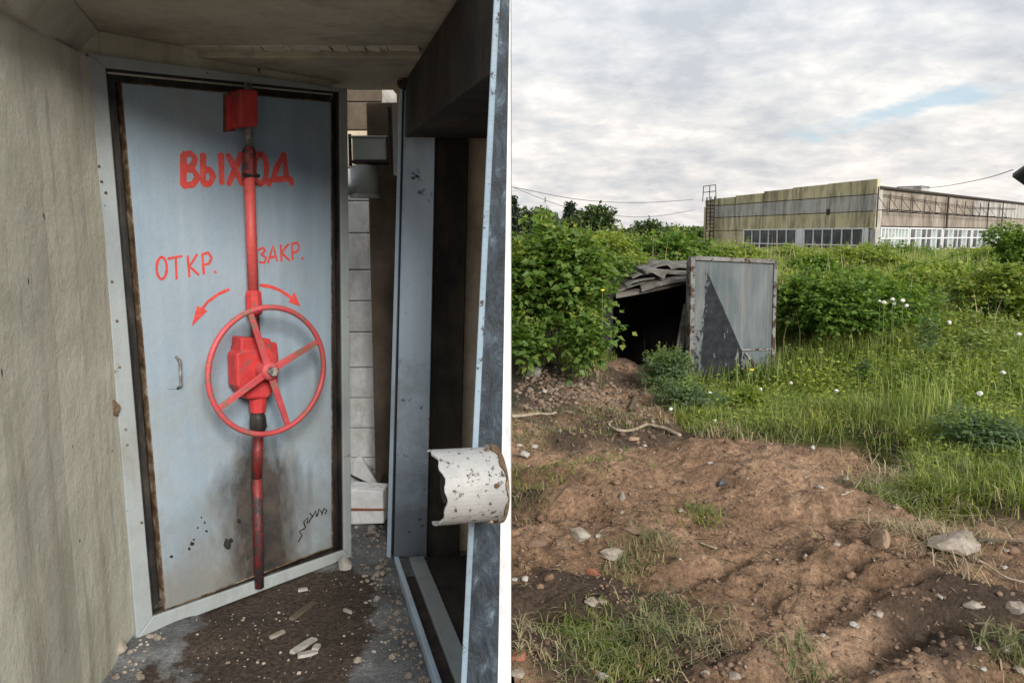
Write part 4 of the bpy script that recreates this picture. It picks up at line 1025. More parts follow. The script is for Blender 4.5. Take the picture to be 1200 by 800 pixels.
nx, ny = len(gx), len(gy); idx = np.arange(nx * ny).reshape(ny, nx)
T = np.stack([idx[:-1, :-1], idx[:-1, 1:], idx[1:, 1:], idx[1:, :-1]], -1).reshape(-1, 4)
me = np_mesh('ground', np.stack([GX, GY, GZ], -1).reshape(-1, 3), T)
SD = soil_sd(GX, GY) + .28 * fbm(GX * 2.4, GY * 2.4, 4, 91)
at = me.attributes.new('turf', 'FLOAT', 'POINT'); at.data.foreach_set('value', (1 - sstep(-.10, .05, SD)).ravel().astype(np.float32))
hum = sstep(.04, .16, fbm(GX * .8 + 2, GY * 1.3, 4, 101) + .42 * np.exp(-(((GX - .35) / .42) ** 2 + ((GY - 3.1) / .55) ** 2)) + .28 * np.exp(-(((GX - 2.65) / .5) ** 2 + ((GY - 5.7) / .35) ** 2))
            - .25 * np.exp(-(((GX - 1.3) / .8) ** 2 + ((GY - 4.4) / .8) ** 2)))
at = me.attributes.new('humus', 'FLOAT', 'POINT'); at.data.foreach_set('value', hum.ravel().astype(np.float32))
me.polygons.foreach_set('use_smooth', [True] * len(me.polygons))
o = link('ground', me, M_ground); o['kind'] = 'structure'

# ---- clods and pebbles (uncountable) from a few lump templates
def scatter_lumps(name, N, rad, xy, mat, label, cat, seed, sub=1, keep=None, sink=.35):
    rs = np.random.default_rng(seed)
    V = []; Ts = []
    tm = [lump((0, 0, 0), 1, seed * 13 + k, (1, .85, .65), sub) for k in range(12)]
    X, Y = xy(rs, N); r = rad(rs, N)
    if keep is not None:
        k = keep(X, Y, rs); X, Y, r = X[k], Y[k], r[k]
    Z = H(X, Y); off = 0
    for j in range(12):
        s_ = np.arange(j, len(X), 12)
        if not len(s_): continue
        tv = np.array(tm[j][0]); tf = np.array(tm[j][1]); a = rs.random(len(s_)) * 6.283
        ca_, sa_ = np.cos(a)[:, None], np.sin(a)[:, None]
        vx = (tv[None, :, 0] * ca_ - tv[None, :, 1] * sa_) * r[s_, None] + X[s_, None]
        vy = (tv[None, :, 0] * sa_ + tv[None, :, 1] * ca_) * r[s_, None] + Y[s_, None]
        vz = tv[None, :, 2] * r[s_, None] + Z[s_, None] + r[s_, None] * (.65 - sink) * .5
        V.append(np.stack([vx, vy, vz], -1).reshape(-1, 3))
        Ts.append((tf[None] + (np.arange(len(s_)) * len(tv))[:, None, None]).reshape(-1, 3) + off); off += len(s_) * len(tv)
    me = np_mesh(name, np.concatenate(V), np.concatenate(Ts))
    o = link(name, me, mat); tag(o, label, cat, kind='stuff'); return o
def wedge(y0, y1, power=1.0):
    def f(rs, N):
        Y = y0 + (y1 - y0) * rs.random(N) ** power; X = rs.random(N) * (Y * .70 + .2) + .02; return X, Y
    return f
insoil = lambda X, Y, rs: (soil_sd(X, Y) > .02) & (X > .03)
scatter_lumps('soil_clods', 16000, lambda rs, N: .003 + .020 * rs.random(N) ** 4, wedge(2.4, 9.2, .9), M_clod, 'crumbling brown clods of earth over the dug ground', 'soil', 5, 1, lambda X, Y, rs: insoil(X, Y, rs) & (fbm(X * 1.6, Y * 1.6, 3, 111) + rs.random(len(X)) * .22 > .12))
scatter_lumps('soil_crumbs', 34000, lambda rs, N: .0022 + .0055 * rs.random(N) ** 2, wedge(2.4, 7.6, .75), mk_clod('soil_crumb_mix', [(0.16, 0.10, 0.066), (0.24, 0.155, 0.10), (0.32, 0.21, 0.14), (0.11, 0.075, 0.05), (0.28, 0.185, 0.12)]), 'fine crumbs of loose earth', 'soil', 9, 1, lambda X, Y, rs: insoil(X, Y, rs) & (fbm(X * 3.2, Y * 3.2, 3, 113) + rs.random(len(X)) * .3 > .12))
scatter_lumps('earth_lumps', 1100, lambda rs, N: .010 + .028 * rs.random(N) ** 2.5, wedge(2.4, 9.0, .85), mk_clod('earth_lump_mix', [(0.12, 0.078, 0.052), (0.18, 0.118, 0.078), (0.24, 0.158, 0.105), (0.15, 0.10, 0.068)]), 'broken lumps of earth turned up by the digger', 'soil', 10, 2, lambda X, Y, rs: insoil(X, Y, rs) & (fbm(X * 1.9, Y * 1.9, 3, 117) + rs.random(len(X)) * .2 > .10), sink=.6)
scatter_lumps('gravel', 2000, lambda rs, N: .0025 + .010 * rs.random(N) ** 3, wedge(2.4, 9.0, .9), M_pebble, 'small pale pebbles and mortar crumbs scattered over the earth', 'gravel', 6, 1, insoil)
def heap_xy(rs, N):
    X = .75 + .40 * rs.standard_normal(N); Y = 7.5 + .55 * rs.standard_normal(N); return X, Y
scatter_lumps('broken_turf_heap', 1500, lambda rs, N: .010 + .035 * rs.random(N) ** 2, heap_xy, mk_clod('turf_clods', [(0.08, .058, .042), (.14, .10, .072), (.24, .19, .145), (.16, .10, .068)]), 'heap of broken earth clods and fragments sloping down from the dark dugout mouth', 'soil', 7, 1, lambda X, Y, rs: X > .03)

# ---- individual stones
def on(px, py):
    """ground point under a pixel by marching along the ray"""
    d = ray(px, py); t = np.concatenate([np.arange(2, 12, .015), np.arange(12, 60, .2)])
    f = t * d.z + EYE < H(t * d.x, t * d.y); k = int(np.argmax(f)); p = d * float(t[k])
    return Vector((p.x, p.y, Hs(p.x, p.y)))
def stone(px, py, wpx, seed, mat, label, cat='stone', squash=(1, .8, .55), lift=.3, name='stone'):
    p = on(px, py); r = wpx / F * p.y / 2 * 1.15
    return rock(name, p + Vector((0, 0, r * squash[2] * lift * .55)), r, seed, mat, label, cat, squash)
stone(1117, 640, 74, 101, M_stone, 'large flat pale slab of broken concrete at the right edge of the dug earth', 'concrete chunk', (1, .62, .30), .6, 'concrete_chunk')
stone(1033, 637, 27, 102, M_brown_stone, 'rounded brown stone left of the large flat concrete slab', squash=(1, .9, .85), lift=.6)
stone(679, 628, 25, 103, M_stone, 'tan block-like stone on the bare earth at the left of the dug ground', squash=(1, .9, .75), lift=.5)
stone(717, 652, 30, 104, M_stone, 'flat grey-tan flaked stone below the tan block-like stone', squash=(1, .6, .45), lift=.6)
stone(743, 516, 14, 105, M_brown_stone, 'flat tan chip of stone below the loop of pale hose', squash=(1, .8, .4), lift=.7)
stone(729, 585, 12, 106, M_stone, 'small upright pointed stone on the smooth middle of the earth', squash=(.6, .6, 1.0), lift=.6)
stone(729, 601, 9, 107, M_stone, 'pale pebble just below the small upright pointed stone')
stone(626, 440, 17, 108, M_stone_white, 'grey-white rock under the big bush at the far left', squash=(1, .9, .8), lift=.6)
stone(639, 459, 9, 109, M_stone_white, 'little white rock below the grey-white rock of the bush')
stone(708, 404, 13, 110, M_stone_white, 'pale rock sitting in the spoil at the left lip of the dark dugout', squash=(1, .8, .6), lift=.8)
stone(614, 535, 14, 111, M_stone_white, 'white lump of mortar at the left among uprooted grass', 'rubble', lift=.7)
stone(626, 525, 9, 112, M_stone_white, 'small white mortar piece right of the white lump at the left')
stone(608, 522, 8, 113, M_stone_white, 'small white mortar piece above the white lump at the left')
stone(656, 505, 6, 114, M_stone, 'lone pebble beneath the strip of uprooted grass')
stone(756, 523, 6, 115, M_stone_white, 'tiny white pebble right of the flat tan chip')
stone(728, 527, 8, 116, M_stone_white, 'flat white flake below left of the flat tan chip', squash=(1, .5, .3))
stone(846, 569, 14, 117, (rough_mat('dark_plastic', [(.035, .04, .05), (.07, .08, .095)], 10, .5, .004, .4, 40)), 'dark grey crumpled plastic scrap in the middle of the earth', 'plastic scrap', (1, .8, .5), .5, 'plastic_scrap')
stone(797, 598, 10, 118, M_stone, 'grey pebble left of the dark plastic scrap')
stone(832, 543, 7, 119, M_stone_white, 'bright pebble above the dark plastic scrap')
stone(616, 679, 11, 120, M_stone_white, 'bright white lump of plaster on the dark humus at the lower left', 'rubble', lift=.7)
stone(603, 682, 8, 121, M_stone_white, 'white crumb of plaster touching the lower left bright lump', 'rubble')
stone(700, 632, 8, 122, M_stone_white, 'small bright white stone right of the tan block-like stone')
stone(692, 712, 16, 123, M_stone, 'brownish grey stone at the upper edge of the green grass patch', lift=.5)
stone(705, 708, 12, 124, M_stone, 'smaller rounded stone beside the brownish grey stone')
stone(695, 672, 20, 125, M_redbrick, 'dull reddish brick shard above the humus patch', 'brick', (1, .45, .4), .6, 'brick_shard')
stone(609, 772, 22, 126, M_redbrick, 'red brick shard in the bottom left corner of the waste ground', 'brick', (1, .7, .4), .5, 'brick_shard')
stone(607, 795, 20, 127, M_stone, 'round grey stone under the red shard at the bottom left', lift=.7)
stone(705, 796, 16, 128, M_stone_white, 'white stone at the bottom edge under the green grass patch', lift=.8)
stone(697, 790, 10, 129, M_redbrick, 'tiny red chip beside the white stone at the bottom edge', 'brick', name='brick_shard')
stone(861, 795, 18, 130, M_stone, 'smooth grey pebble at the bottom edge right of the grass patch', lift=.6)
stone(818, 741, 11, 131, M_stone_white, 'white flat chip right of the green grass patch', squash=(1, .5, .35))
stone(826, 792, 12, 132, M_stone, 'greyish stone left of the smooth bottom-edge pebble')
stone(1001, 734, 11, 133, M_stone_white, 'bright white pebble in the lower middle of the earth', lift=.8)
stone(1028, 725, 13, 134, M_stone, 'rounded tan pebble right of the bright lower pebble', lift=.6)
stone(964, 745, 8, 135, M_stone_white, 'white oval pebble left of the bright lower pebble')
stone(1023, 790, 12, 136, M_stone_white, 'torn white plastic bit near the bottom middle', 'plastic scrap', (1, .5, .4), .6, 'plastic_scrap')
stone(980, 640, 9, 137, M_stone, 'light stone lying on the upper slope left of the brown stone')
stone(944, 653, 7, 138, M_stone, 'small stone further left on the same slope as the light stone')
stone(1138, 717, 22, 139, M_stone, 'pale tan stone half buried right of the centre at the lower right', squash=(1, .7, .4), lift=.3)
stone(1099, 706, 13, 140, M_stone, 'small tan stone left of the half buried pale stone', squash=(1, .6, .4))
stone(1151, 713, 6, 141, M_stone_white, 'tiny white chip touching the half buried pale stone')
stone(1176, 669, 11, 142, M_stone_white, 'white chip below the concrete slab at the right', squash=(1, .6, .4))
stone(1180, 652, 9, 143, M_stone, 'rounded pebble right of the concrete slab')
stone(1146, 765, 8, 144, M_stone_white, 'white pebble in the lower right of the earth')
stone(1190, 722, 24, 145, M_stone, 'grey-brown stone at the right frame edge', squash=(1, .8, .6), lift=.3)
stone(1178, 766, 16, 146, M_stone, 'pale stone wrapped in wilted grass at the lower right', lift=.7)
stone(1152, 792, 9, 147, M_stone_white, 'small pale chip at the bottom right')
stone(1193, 790, 16, 148, M_stone, 'grey stone in the bottom right corner', lift=.6)
stone(1184, 752, 5, 149, M_stone, 'crumb of stone above the pale stone in wilted grass')
stone(960, 571, 10, 150, M_stone_white, 'white flake in the dark scooped hollow by the turf edge', squash=(1, .6, .4))
stone(952, 527, 12, 151, M_stone_white, 'pale flake at the upper rim of the scooped hollow', squash=(1, .5, .4), lift=.9)
stone(990, 565, 9, 152, M_stone, 'dull stone lower in the scooped hollow')
stone(1050, 600, 8, 153, M_stone, 'stone caught under the turf edge left of the concrete slab')
stone(762, 570, 5, 154, M_stone, 'pebble in the middle distance left of the plastic scrap')
stone(629, 640, 26, 155, M_clod, 'dark brown wedge of earth clod at the left', 'clod', (1, .6, .6), .4, 'earth_clod')
stone(742, 625, 28, 156, M_clod, 'reddish brown clod beside the wilted grass', 'clod', (1, .6, .5), .4, 'earth_clod')

# pale hose, roots, sticks
def path3(pts, lift=.012, sub=5):
    P = [on(*p) for p in pts]; out = []
    for i in range(len(P) - 1):
        for k in range(sub):
            t = k / sub; a = P[max(i - 1, 0)]; b = P[i]; c_ = P[i + 1]; d_ = P[min(i + 2, len(P) - 1)]
            q = 0.5 * ((2 * b) + (-a + c_) * t + (2 * a - 5 * b + 4 * c_ - d_) * t * t + (-a + 3 * b - 3 * c_ + d_) * t ** 3)
            out.append(q)
    out.append(P[-1])
    zq = np.array([Hs(q.x, q.y) for q in out])
    for _ in range(3): zq = np.maximum(zq, np.convolve(np.pad(zq, 2, 'edge'), np.ones(5) / 5, 'valid'))
    zq = np.convolve(np.pad(zq, 2, 'edge'), np.ones(5) / 5, 'valid')
    return [Vector((q.x, q.y, z + lift)) for q, z in zip(out, zq)]
def rope(pts, r, mat, name, label, cat, lift=.012, group=None):
    t_ = MB(); t_.smooth = True; P = path3(pts, lift); n = len(P)
    t_.tube(P, [r * (1 - .5 * (i / n)) for i in range(n)], 7)
    return t_.thing(name, mat, label, cat, group)
rope([(797, 513), (780, 507), (768, 503), (755, 504), (740, 506), (725, 507), (716, 504), (714, 499), (718, 496)], .017, M_root, 'hose', 'pale curled hose end lying along the crest of the earth', 'hose', .02)
rope([(600, 491), (615, 492), (630, 489), (645, 488), (652, 486)], .016, M_root, 'hose', 'pale length of hose at the left edge of the spoil', 'hose', .02)
rope([(738, 487), (741, 478), (744, 470)], .022, M_bark, 'stick', 'short thick stick upright in the spoil left of the wormwood', 'stick', .04)
rope([(738, 418), (748, 410), (757, 402)], .012, M_bark, 'stick', 'thin dark stick leaning at the mouth of the dugout', 'stick', .05)
rope([(1140, 660), (1160, 672), (1180, 684), (1210, 690)], .006, M_root, 'root', 'pale green bent root trailing to the right edge below the concrete slab', 'root', .02)
rope([(1145, 640), (1165, 640), (1200, 643)], .011, M_bark, 'stick', 'dark stick lying right of the concrete slab', 'stick', .02)
rope([(1085, 640), (1110, 650), (1130, 662), (1135, 685)], .006, M_root, 'root', 'thin root curling under the concrete slab', 'root', .02)
rope([(1140, 735), (1170, 745), (1200, 748)], .006, M_bark, 'stick', 'thin twig at the lower right', 'stick', .01)
rope([(820, 640), (840, 650)], .006, M_root, 'root', 'short pale straw on the middle slope', 'root', .02)
rope([(985, 590), (1000, 575), (1010, 567)], .005, M_root, 'root', 'pale twig crossing the scooped hollow', 'root', .03)
rope([(650, 760), (653, 770), (653, 782)], .004, M_root, 'straw', 'dry straw stuck in the humus at the lower left', 'straw', .02)
rope([(668, 535), (680, 530), (690, 527)], .010, M_bark, 'stick', 'dark short stick on the earth at the left', 'stick', .01)

# ---- vegetation generators
def leaves_mesh(P, Dr, N, L_, W_, fold=.25):
    """P base, Dr direction, N normal, all (n,3)"""
    S = np.cross(Dr, N); S /= (np.linalg.norm(S, axis=1, keepdims=True) + 1e-9)
    U = np.cross(S, Dr)
    L_ = L_[:, None]; W_ = W_[:, None]
    a = P; b = P + Dr * L_ * .42 + S * W_ + U * W_ * fold; c = P + Dr * L_ * 1.0 - U * L_ * .12; d = P + Dr * L_ * .42 - S * W_ + U * W_ * fold
    V = np.stack([a, b, c, d], 1).reshape(-1, 3); i = np.arange(len(P)) * 4
    T = np.concatenate([np.stack([i, i + 1, i + 2], 1), np.stack([i, i + 2, i + 3], 1)])
    return V, T
def blades_mesh(P, h, w, az, bend):
    n = len(P); d = np.stack([np.cos(az), np.sin(az), np.zeros(n)], 1); s = np.stack([-np.sin(az), np.cos(az), np.zeros(n)], 1)
    up = np.array([0, 0, 1.0]); h = h[:, None]; w = w[:, None]; bend = bend[:, None]
    mid = P + up * h * .55 * (1 - .25 * bend) + d * h * bend * .22
    tip = P + up * h * (1 - .55 * bend) + d * h * bend * .75
    V = np.stack([P - s * w, P + s * w, mid + s * w * .75, mid - s * w * .75, tip], 1).reshape(-1, 3); i = np.arange(n) * 5
    T = np.concatenate([np.stack([i, i + 1, i + 2], 1), np.stack([i, i + 2, i + 3], 1), np.stack([i + 3, i + 2, i + 4], 1)])
    return V, T
def unit(v): return v / (np.linalg.norm(v, axis=1, keepdims=True) + 1e-9)

def shrub(x, y, rx, ry, h, n_twig, leaf, mat, label, seed, name='bush', cat='bush', group=None, z=None, per=7, aspect=.36, droop=.35, sprigs=5, lobes=6, base_z=0.05):
    rs = np.random.default_rng(seed)
    z0 = Hs(x, y) - .03 if z is None else z
    root = empty(name, (x, y, z0), label, cat, group)
    # lobes of the crown
    la = rs.random(lobes) * 6.283; lr = rs.random(lobes) ** .5 * .62
    lc = np.stack([np.cos(la) * lr * rx, np.sin(la) * lr * ry, h * (.35 + .42 * rs.random(lobes))], 1)
    lc[0] = (0, 0, h * .66)
    ls = .34 + .28 * rs.random(lobes)
    k = rs.integers(0, lobes, n_twig)
    dirv = unit(rs.standard_normal((n_twig, 3))); dirv[:, 2] = np.where(dirv[:, 2] < -.4, -dirv[:, 2], dirv[:, 2])
    rad = (.55 + .5 * rs.random(n_twig) ** .6)[:, None]
    C = lc[k] + dirv * rad * np.stack([ls[k] * rx * 1.15, ls[k] * ry * 1.15, ls[k] * h * .78], 1)
    C[:, 2] = np.maximum(C[:, 2], base_z * (1 + rs.random(n_twig)))
    # each twig: leaves either side of a short axis
    tw = unit(dirv * .8 + np.array([0, 0, .35]) + .5 * rs.standard_normal((n_twig, 3)))
    Lt_ = leaf * 2.2 * (.7 + .6 * rs.random(n_twig))
    t = (np.arange(per) / per)[None, :, None]
    pos = C[:, None, :] + tw[:, None, :] * Lt_[:, None, None] * t
    pos[..., 2] -= (t[..., 0] ** 2) * Lt_[:, None] * droop * .6
    side = np.cross(tw, np.array([0, 0, 1.0])); side = unit(side)
    sg = np.where(np.arange(per) % 2 == 0, 1., -1.)[None, :, None]
    dr = tw[:, None, :] * .55 + side[:, None, :] * sg * .9 + .25 * rs.standard_normal((n_twig, per, 3)); dr[..., 2] -= droop
    dr = unit(dr.reshape(-1, 3)); pos = pos.reshape(-1, 3)
    N = unit(np.array([0, 0, 1.0]) + .55 * rs.standard_normal(pos.shape))
    Ls = leaf * (.65 + .7 * rs.random(len(pos)))
    V, T = leaves_mesh(pos, dr, N, Ls, Ls * aspect)
    cut = rs.random(len(pos)) < .86
    V, T = leaves_mesh(pos[cut], dr[cut], N[cut], Ls[cut], (Ls * aspect)[cut])
    link('foliage', np_mesh('foliage', V, T), mat, root)
    n_s = max(6, n_twig // 9); js = rs.integers(0, n_twig, n_s * 3); js = js[np.argsort(-C[js, 2])][:n_s]; sl = leaf * 3.2
    P = C[js][:, None, :] + (unit(tw[js] * .5 + np.array([0, 0, 1.0])) * sl)[:, None, :] * (np.arange(8) / 8)[None, :, None]
    P = P.reshape(-1, 3); dd = unit(np.array([0, 0, .25]) + rs.standard_normal(P.shape)); Lz = leaf * (.35 + .45 * rs.random(len(P)))
    V, T = leaves_mesh(P, dd, unit(np.array([0, 0, 1.]) + .6 * rs.standard_normal(P.shape)), Lz, Lz * .3)
    link('young_shoots', np_mesh('young_shoots', V, T), M_bushmid, root)['kind'] = 'stuff'
    mb = MB()
    if n_twig > 150:      # bare twigs showing in the gaps
        for i in range(14):
            j = rs.integers(0, n_twig); b0 = C[j] * np.array([.45, .45, .5]); e_ = C[j] * 1.06
            mb.tube([b0, (b0 + e_) / 2 + .02 * rs.standard_normal(3), e_], [.006, .004, .002], 4)
    for i in range(sprigs):
        j = rs.integers(0, n_twig); e = C[j] * .85; m_ = e * .5 + np.array([rs.normal() * .05 * rx, rs.normal() * .05, h * .08])
        b0 = np.array([rs.normal() * .12 * rx, rs.normal() * .12 * ry, 0]); r_ = .012 * h + .003
        mb.tube([b0, m_, e], [r_, r_ * .7, r_ * .3], 6)
    mb.build('stems', M_bark if h > 1 else M_stem, root, local=True)
    return root

# the big elder bush at the left of the waste ground
shrub(.42, 8.35, .54, .5, 1.34, 1350, .085, M_elder, 'big leafy elder bush at the left of the dark dugout mouth', 11, lobes=12, z=.25, sprigs=12, cat='bush', per=7)
shrub(-.55, 8.6, .7, .7, 1.05, 800, .085, M_elder, 'leafy bush peeking from behind the concrete chamber at the left edge of the ground', 12, z=.25, lobes=7)
shrub(.72, 7.7, .22, .2, .48, 120, .075, M_elder, 'low leafy shoots at the foot of the big elder bush', 13, z=.22, lobes=3)
shrub(.20, 7.75, .25, .2, .42, 120, .075, M_elder, 'low shoots between the grey-white rock and the big elder bush', 14, z=.22, lobes=3)
# on top of the dugout earth
shrub(1.05, 11.6, .75, .6, .55, 420, .075, M_bushmid, 'light green bush on the earth just behind the dugout roof at its left', 15, lobes=6)
shrub(2.55, 12.0, .7, .5, .55, 420, .08, M_bushdark, 'dark round bush behind the top left corner of the leaning metal sheet', 16, lobes=6)
shrub(1.75, 12.4, .6, .5, .5, 300, .075, M_bushmid, 'pale green bush between the two bushes behind the dugout', 17, lobes=5)
shrub(3.4, 12.4, .6, .5, .42, 260, .075, M_bushmid, 'low light bush behind the top right corner of the leaning metal sheet', 18, lobes=5)
shrub(1.28, 9.75, .26, .3, .30, 150, .06, M_elder, 'small leafy shoots growing over the left end of the dugout roof', 19, lobes=4, z=.98)
shrub(1.75, 10.3, .5, .3, .24, 190, .05, M_bushmid, 'low pale weeds sprouting behind the front edge of the dugout roof', 20, lobes=5, z=1.08)
# meadow shrubs
def mshrub(px, py, Y, w, h, n, leaf, mat, label, seed, **k):
    x = (px - 600) / F * Y * 1.0
    return shrub(x, Y, w, w * .8, h, int(n * 1.7), leaf * .70, mat, label, seed, **k)
mshrub(1000, 0, 9.2, .82, .86, 1000, .085, M_bushdark, 'broad dark raspberry bush right of the leaning metal sheet', 21, lobes=10)
mshrub(945, 0, 9.5, .40, .95, 420, .085, M_bushdark, 'narrow dark bush close to the right side of the metal sheet', 22, lobes=5)
mshrub(1068, 0, 10.2, .5, .62, 420, .08, M_bushmid, 'mid-green bush behind the right end of the raspberry bush', 23, lobes=6)
mshrub(957, 0, 12.0, .5, .5, 420, .09, M_bushdark, 'dark upright bush in the meadow above the metal sheet corner', 24, lobes=5)
mshrub(1075, 0, 12.2, .45, .5, 320, .09, M_bushdark, 'dark bush beside the white umbels', 25, lobes=5)
mshrub(1015, 0, 15.0, .8, .55, 420, .1, M_bushmid, 'wide light bush below the left windows', 26, lobes=7)
mshrub(1110, 0, 11.0, .6, .60, 380, .085, M_bushmid, 'light green bush right of the raspberry bush', 27, lobes=6)
mshrub(1165, 0, 9.4, .55, .85, 420, .085, M_bushmid, 'light green bush near the right edge of the meadow', 28, lobes=6)
mshrub(1206, 0, 13.0, .7, .95, 520, .1, M_bushdark, 'dark bush on the right edge beneath the blue-grey building', 29, lobes=7)
mshrub(1150, 0, 17.0, .9, .55, 420, .11, M_bushmid, 'wide pale bush in the far meadow at the right', 30, lobes=6)
mshrub(925, 0, 17.0, .8, .6, 360, .11, M_bushmid, 'bush in the far meadow under the left end of the windows', 31, lobes=6)
mshrub(1040, 0, 20.0, 1.1, .7, 420, .12, M_bushdark, 'low dark bush in front of the building corner', 32, lobes=7)
# upright weeds of another habit, narrow leaved, standing in the tall grass
ORD = ['first', 'second', 'third', 'fourth', 'fifth', 'sixth', 'seventh', 'eighth', 'ninth', 'tenth', 'eleventh', 'twelfth']
for i, (px, Y, w, h) in enumerate(sorted([(1090, 8.2, .13, .55), (1118, 7.6, .12, .45), (1142, 8.4, .16, .62), (1163, 7.9, .12, .5), (1185, 8.3, .16, .6), (1102, 9.2, .15, .6), (1130, 9.6, .18, .62), (1072, 7.4, .10, .38), (1195, 7.2, .12, .42), (1050, 9.0, .14, .5), (1172, 9.3, .18, .6), (1020, 7.9, .11, .32)])):
    mshrub(px, 0, Y, w, h, 46, .075, M_grassfield if i % 3 else M_worm, ORD[i] + ' from the left of the slender upright weeds in the tall grass at the right', 400 + i, name='weed', cat='plant', group='slender weeds in the tall grass', aspect=.16, lobes=5, per=9, sprigs=7, droop=.1)
# wormwood in front of the dugout
shrub(1.66, 8.05, .30, .25, .50, 480, .040, M_worm, 'feathery pale green wormwood in front of the dugout mouth', 33, 'wormwood', 'plant', per=9, aspect=.2, lobes=7, z=-.12)
shrub(1.72, 7.35, .28, .22, .26, 360, .040, M_worm, 'lower clump of wormwood in front of the leaning metal sheet', 34, 'wormwood', 'plant', per=9, aspect=.2, lobes=6)
shrub(2.25, 7.2, .15, .15, .2, 120, .045, M_bushmid, 'yellowish green weed at the foot of the metal sheet', 35, 'weed', 'plant', lobes=4)
shrub(3.55, 5.5, .28, .28, .26, 380, .042, M_worm, 'soft green weed in the turf right of the scooped hollow', 36, 'weed', 'plant', per=9, aspect=.2, lobes=6)

# ---- grass
inview = lambda X, Y: (X > .05) & (X < Y * .74 + .4)
def grass(name, N, xy, hh, ww, mat, label, seed, keep=None, bend=(.2, .8), kind='stuff', clump=None, cat='grass'):
    rs = np.random.default_rng(seed); X, Y = xy(rs, N)
    if clump:
        n2 = max(1, N // clump[0]); cX, cY = xy(rs, n2); j = rs.integers(0, n2, N)
        X = cX[j] + clump[1] * rs.standard_normal(N); Y = cY[j] + clump[1] * rs.standard_normal(N)
    k = inview(X, Y)
    if keep is not None: k &= keep(X, Y, rs)
    k &= ~((X > DUG[0] - .05) & (X < DUG[1] + .1) & (Y > DUG[2] - .1) & (Y < DUG[3]))
    X, Y = X[k], Y[k]; n = len(X); Z = H(X, Y)
    h = hh(rs, n, X, Y); w = ww(rs, n, X, Y)
    V, T = blades_mesh(np.stack([X, Y, Z - .01], 1), h, w, rs.random(n) * 6.283, bend[0] + (bend[1] - bend[0]) * rs.random(n))
    o = link(name, np_mesh(name, V, T), mat); tag(o, label, cat, kind=kind); return o
turfk = lambda X, Y, rs: soil_sd(X, Y) + .22 * fbm(X * 2.4, Y * 2.4, 3, 91) < -.0
# near turf at the right
grass('turf_grass', 60000, lambda rs, N: (1.2 + rs.random(N) * 5.5, 4.0 + rs.random(N) * 4.8), lambda rs, n, X, Y: (.07 + .15 * rs.random(n)) * (.8 + 1.2 * np.maximum(fbm(X * 1.5, Y * 1.5, 3, 7) + .3, .1)), lambda rs, n, X, Y: .0022 + .0026 * rs.random(n), M_grass,
      'short bent grass at the edge of the dug earth', 41, lambda X, Y, rs: turfk(X, Y, rs) & (fbm(X * 2, Y * 2, 3, 19) + .35 * rs.random(len(X)) > .02), (.3, 1.3), clump=(26, .07))
grass('turf_grass', 34000, lambda rs, N: (.9 + rs.random(N) * 6.5, 6.4 + rs.random(N) * 3.6), lambda rs, n, X, Y: (.07 + .15 * rs.random(n)) * np.where((np.abs(X - 2.4) < .65) & (Y > 7.4), .5, 1), lambda rs, n, X, Y: .003 + .003 * rs.random(n), M_grass,
      'grass round the foot of the metal sheet and the raspberry bush', 42, turfk, (.2, 1.0), clump=(22, .08))
grass('tall_grass', 5500, lambda rs, N: (3.4 + rs.random(N) * 3.8, 6.4 + rs.random(N) * 3.2), lambda rs, n, X, Y: (.20 + .38 * rs.random(n) ** 1.5), lambda rs, n, X, Y: .003 + .003 * rs.random(n), M_grassfield,
      'tall upright grass between the raspberry bush and the right edge', 43, turfk, (.05, .6), clump=(30, .10))
grass('wilted_grass', 9000, lambda rs, N: (1.0 + rs.random(N) * 5.5, 4.0 + rs.random(N) * 4.8), lambda rs, n, X, Y: .06 + .20 * rs.random(n), lambda rs, n, X, Y: .002 + .003 * rs.random(n), M_uprooted,
      'yellowing flattened grass mixed through the turf', 48, turfk, (.6, 1.6), clump=(30, .10))
grass('dry_grass', 7000, lambda rs, N: (.9 + rs.random(N) * 4.5, 4.0 + rs.random(N) * 4.6), lambda rs, n, X, Y: .08 + .22 * rs.random(n), lambda rs, n, X, Y: .002 + .002 * rs.random(n), M_dry,
      'dry yellow stalks fraying along the cut edge of the turf', 44, lambda X, Y, rs: np.abs(soil_sd(X, Y) + .1 * fbm(X * 3, Y * 3, 3, 5)) < .16, (.8, 1.6), clump=(20, .06))
# meadow: grass that gets coarser with distance
def fieldxy(y0, y1, p):
    def f(rs, N):
        Y = y0 + (y1 - y0) * rs.random(N) ** p; return rs.random(N) * (Y * .74 + .4), Y
    return f
grass('meadow_grass', 120000, fieldxy(8.6, 16, 1.0), lambda rs, n, X, Y: (.14 + .32 * rs.random(n)) * (1 + .9 * fbm(X * .7, Y * .7, 3, 8)), lambda rs, n, X, Y: .0035 + .004 * rs.random(n), M_grassfield,
      'knee-high meadow grass in front of the long building', 45, lambda X, Y, rs: soil_sd(X, Y) < -.1, (.1, .9), clump=(30, .12))
grass('meadow_grass', 80000, fieldxy(15, 52, 1.15), lambda rs, n, X, Y: (.25 + .4 * rs.random(n)) * (1 + .9 * fbm(X * .3, Y * .3, 3, 9)) * np.where(Y > 36, .75, 1), lambda rs, n, X, Y: .006 + .00035 * Y + .006 * rs.random(n), M_grassfield,
      'far meadow grass reaching up to the building windows', 46, None, (.1, .8), clump=(24, .25))
grass('seed_stalks', 2600, fieldxy(9, 42, 1.2), lambda rs, n, X, Y: .4 + .55 * rs.random(n), lambda rs, n, X, Y: .0025 + .0003 * Y, M_dry,
      'tall dry seed stalks standing above the meadow', 47, None, (.0, .35), clump=(8, .3))
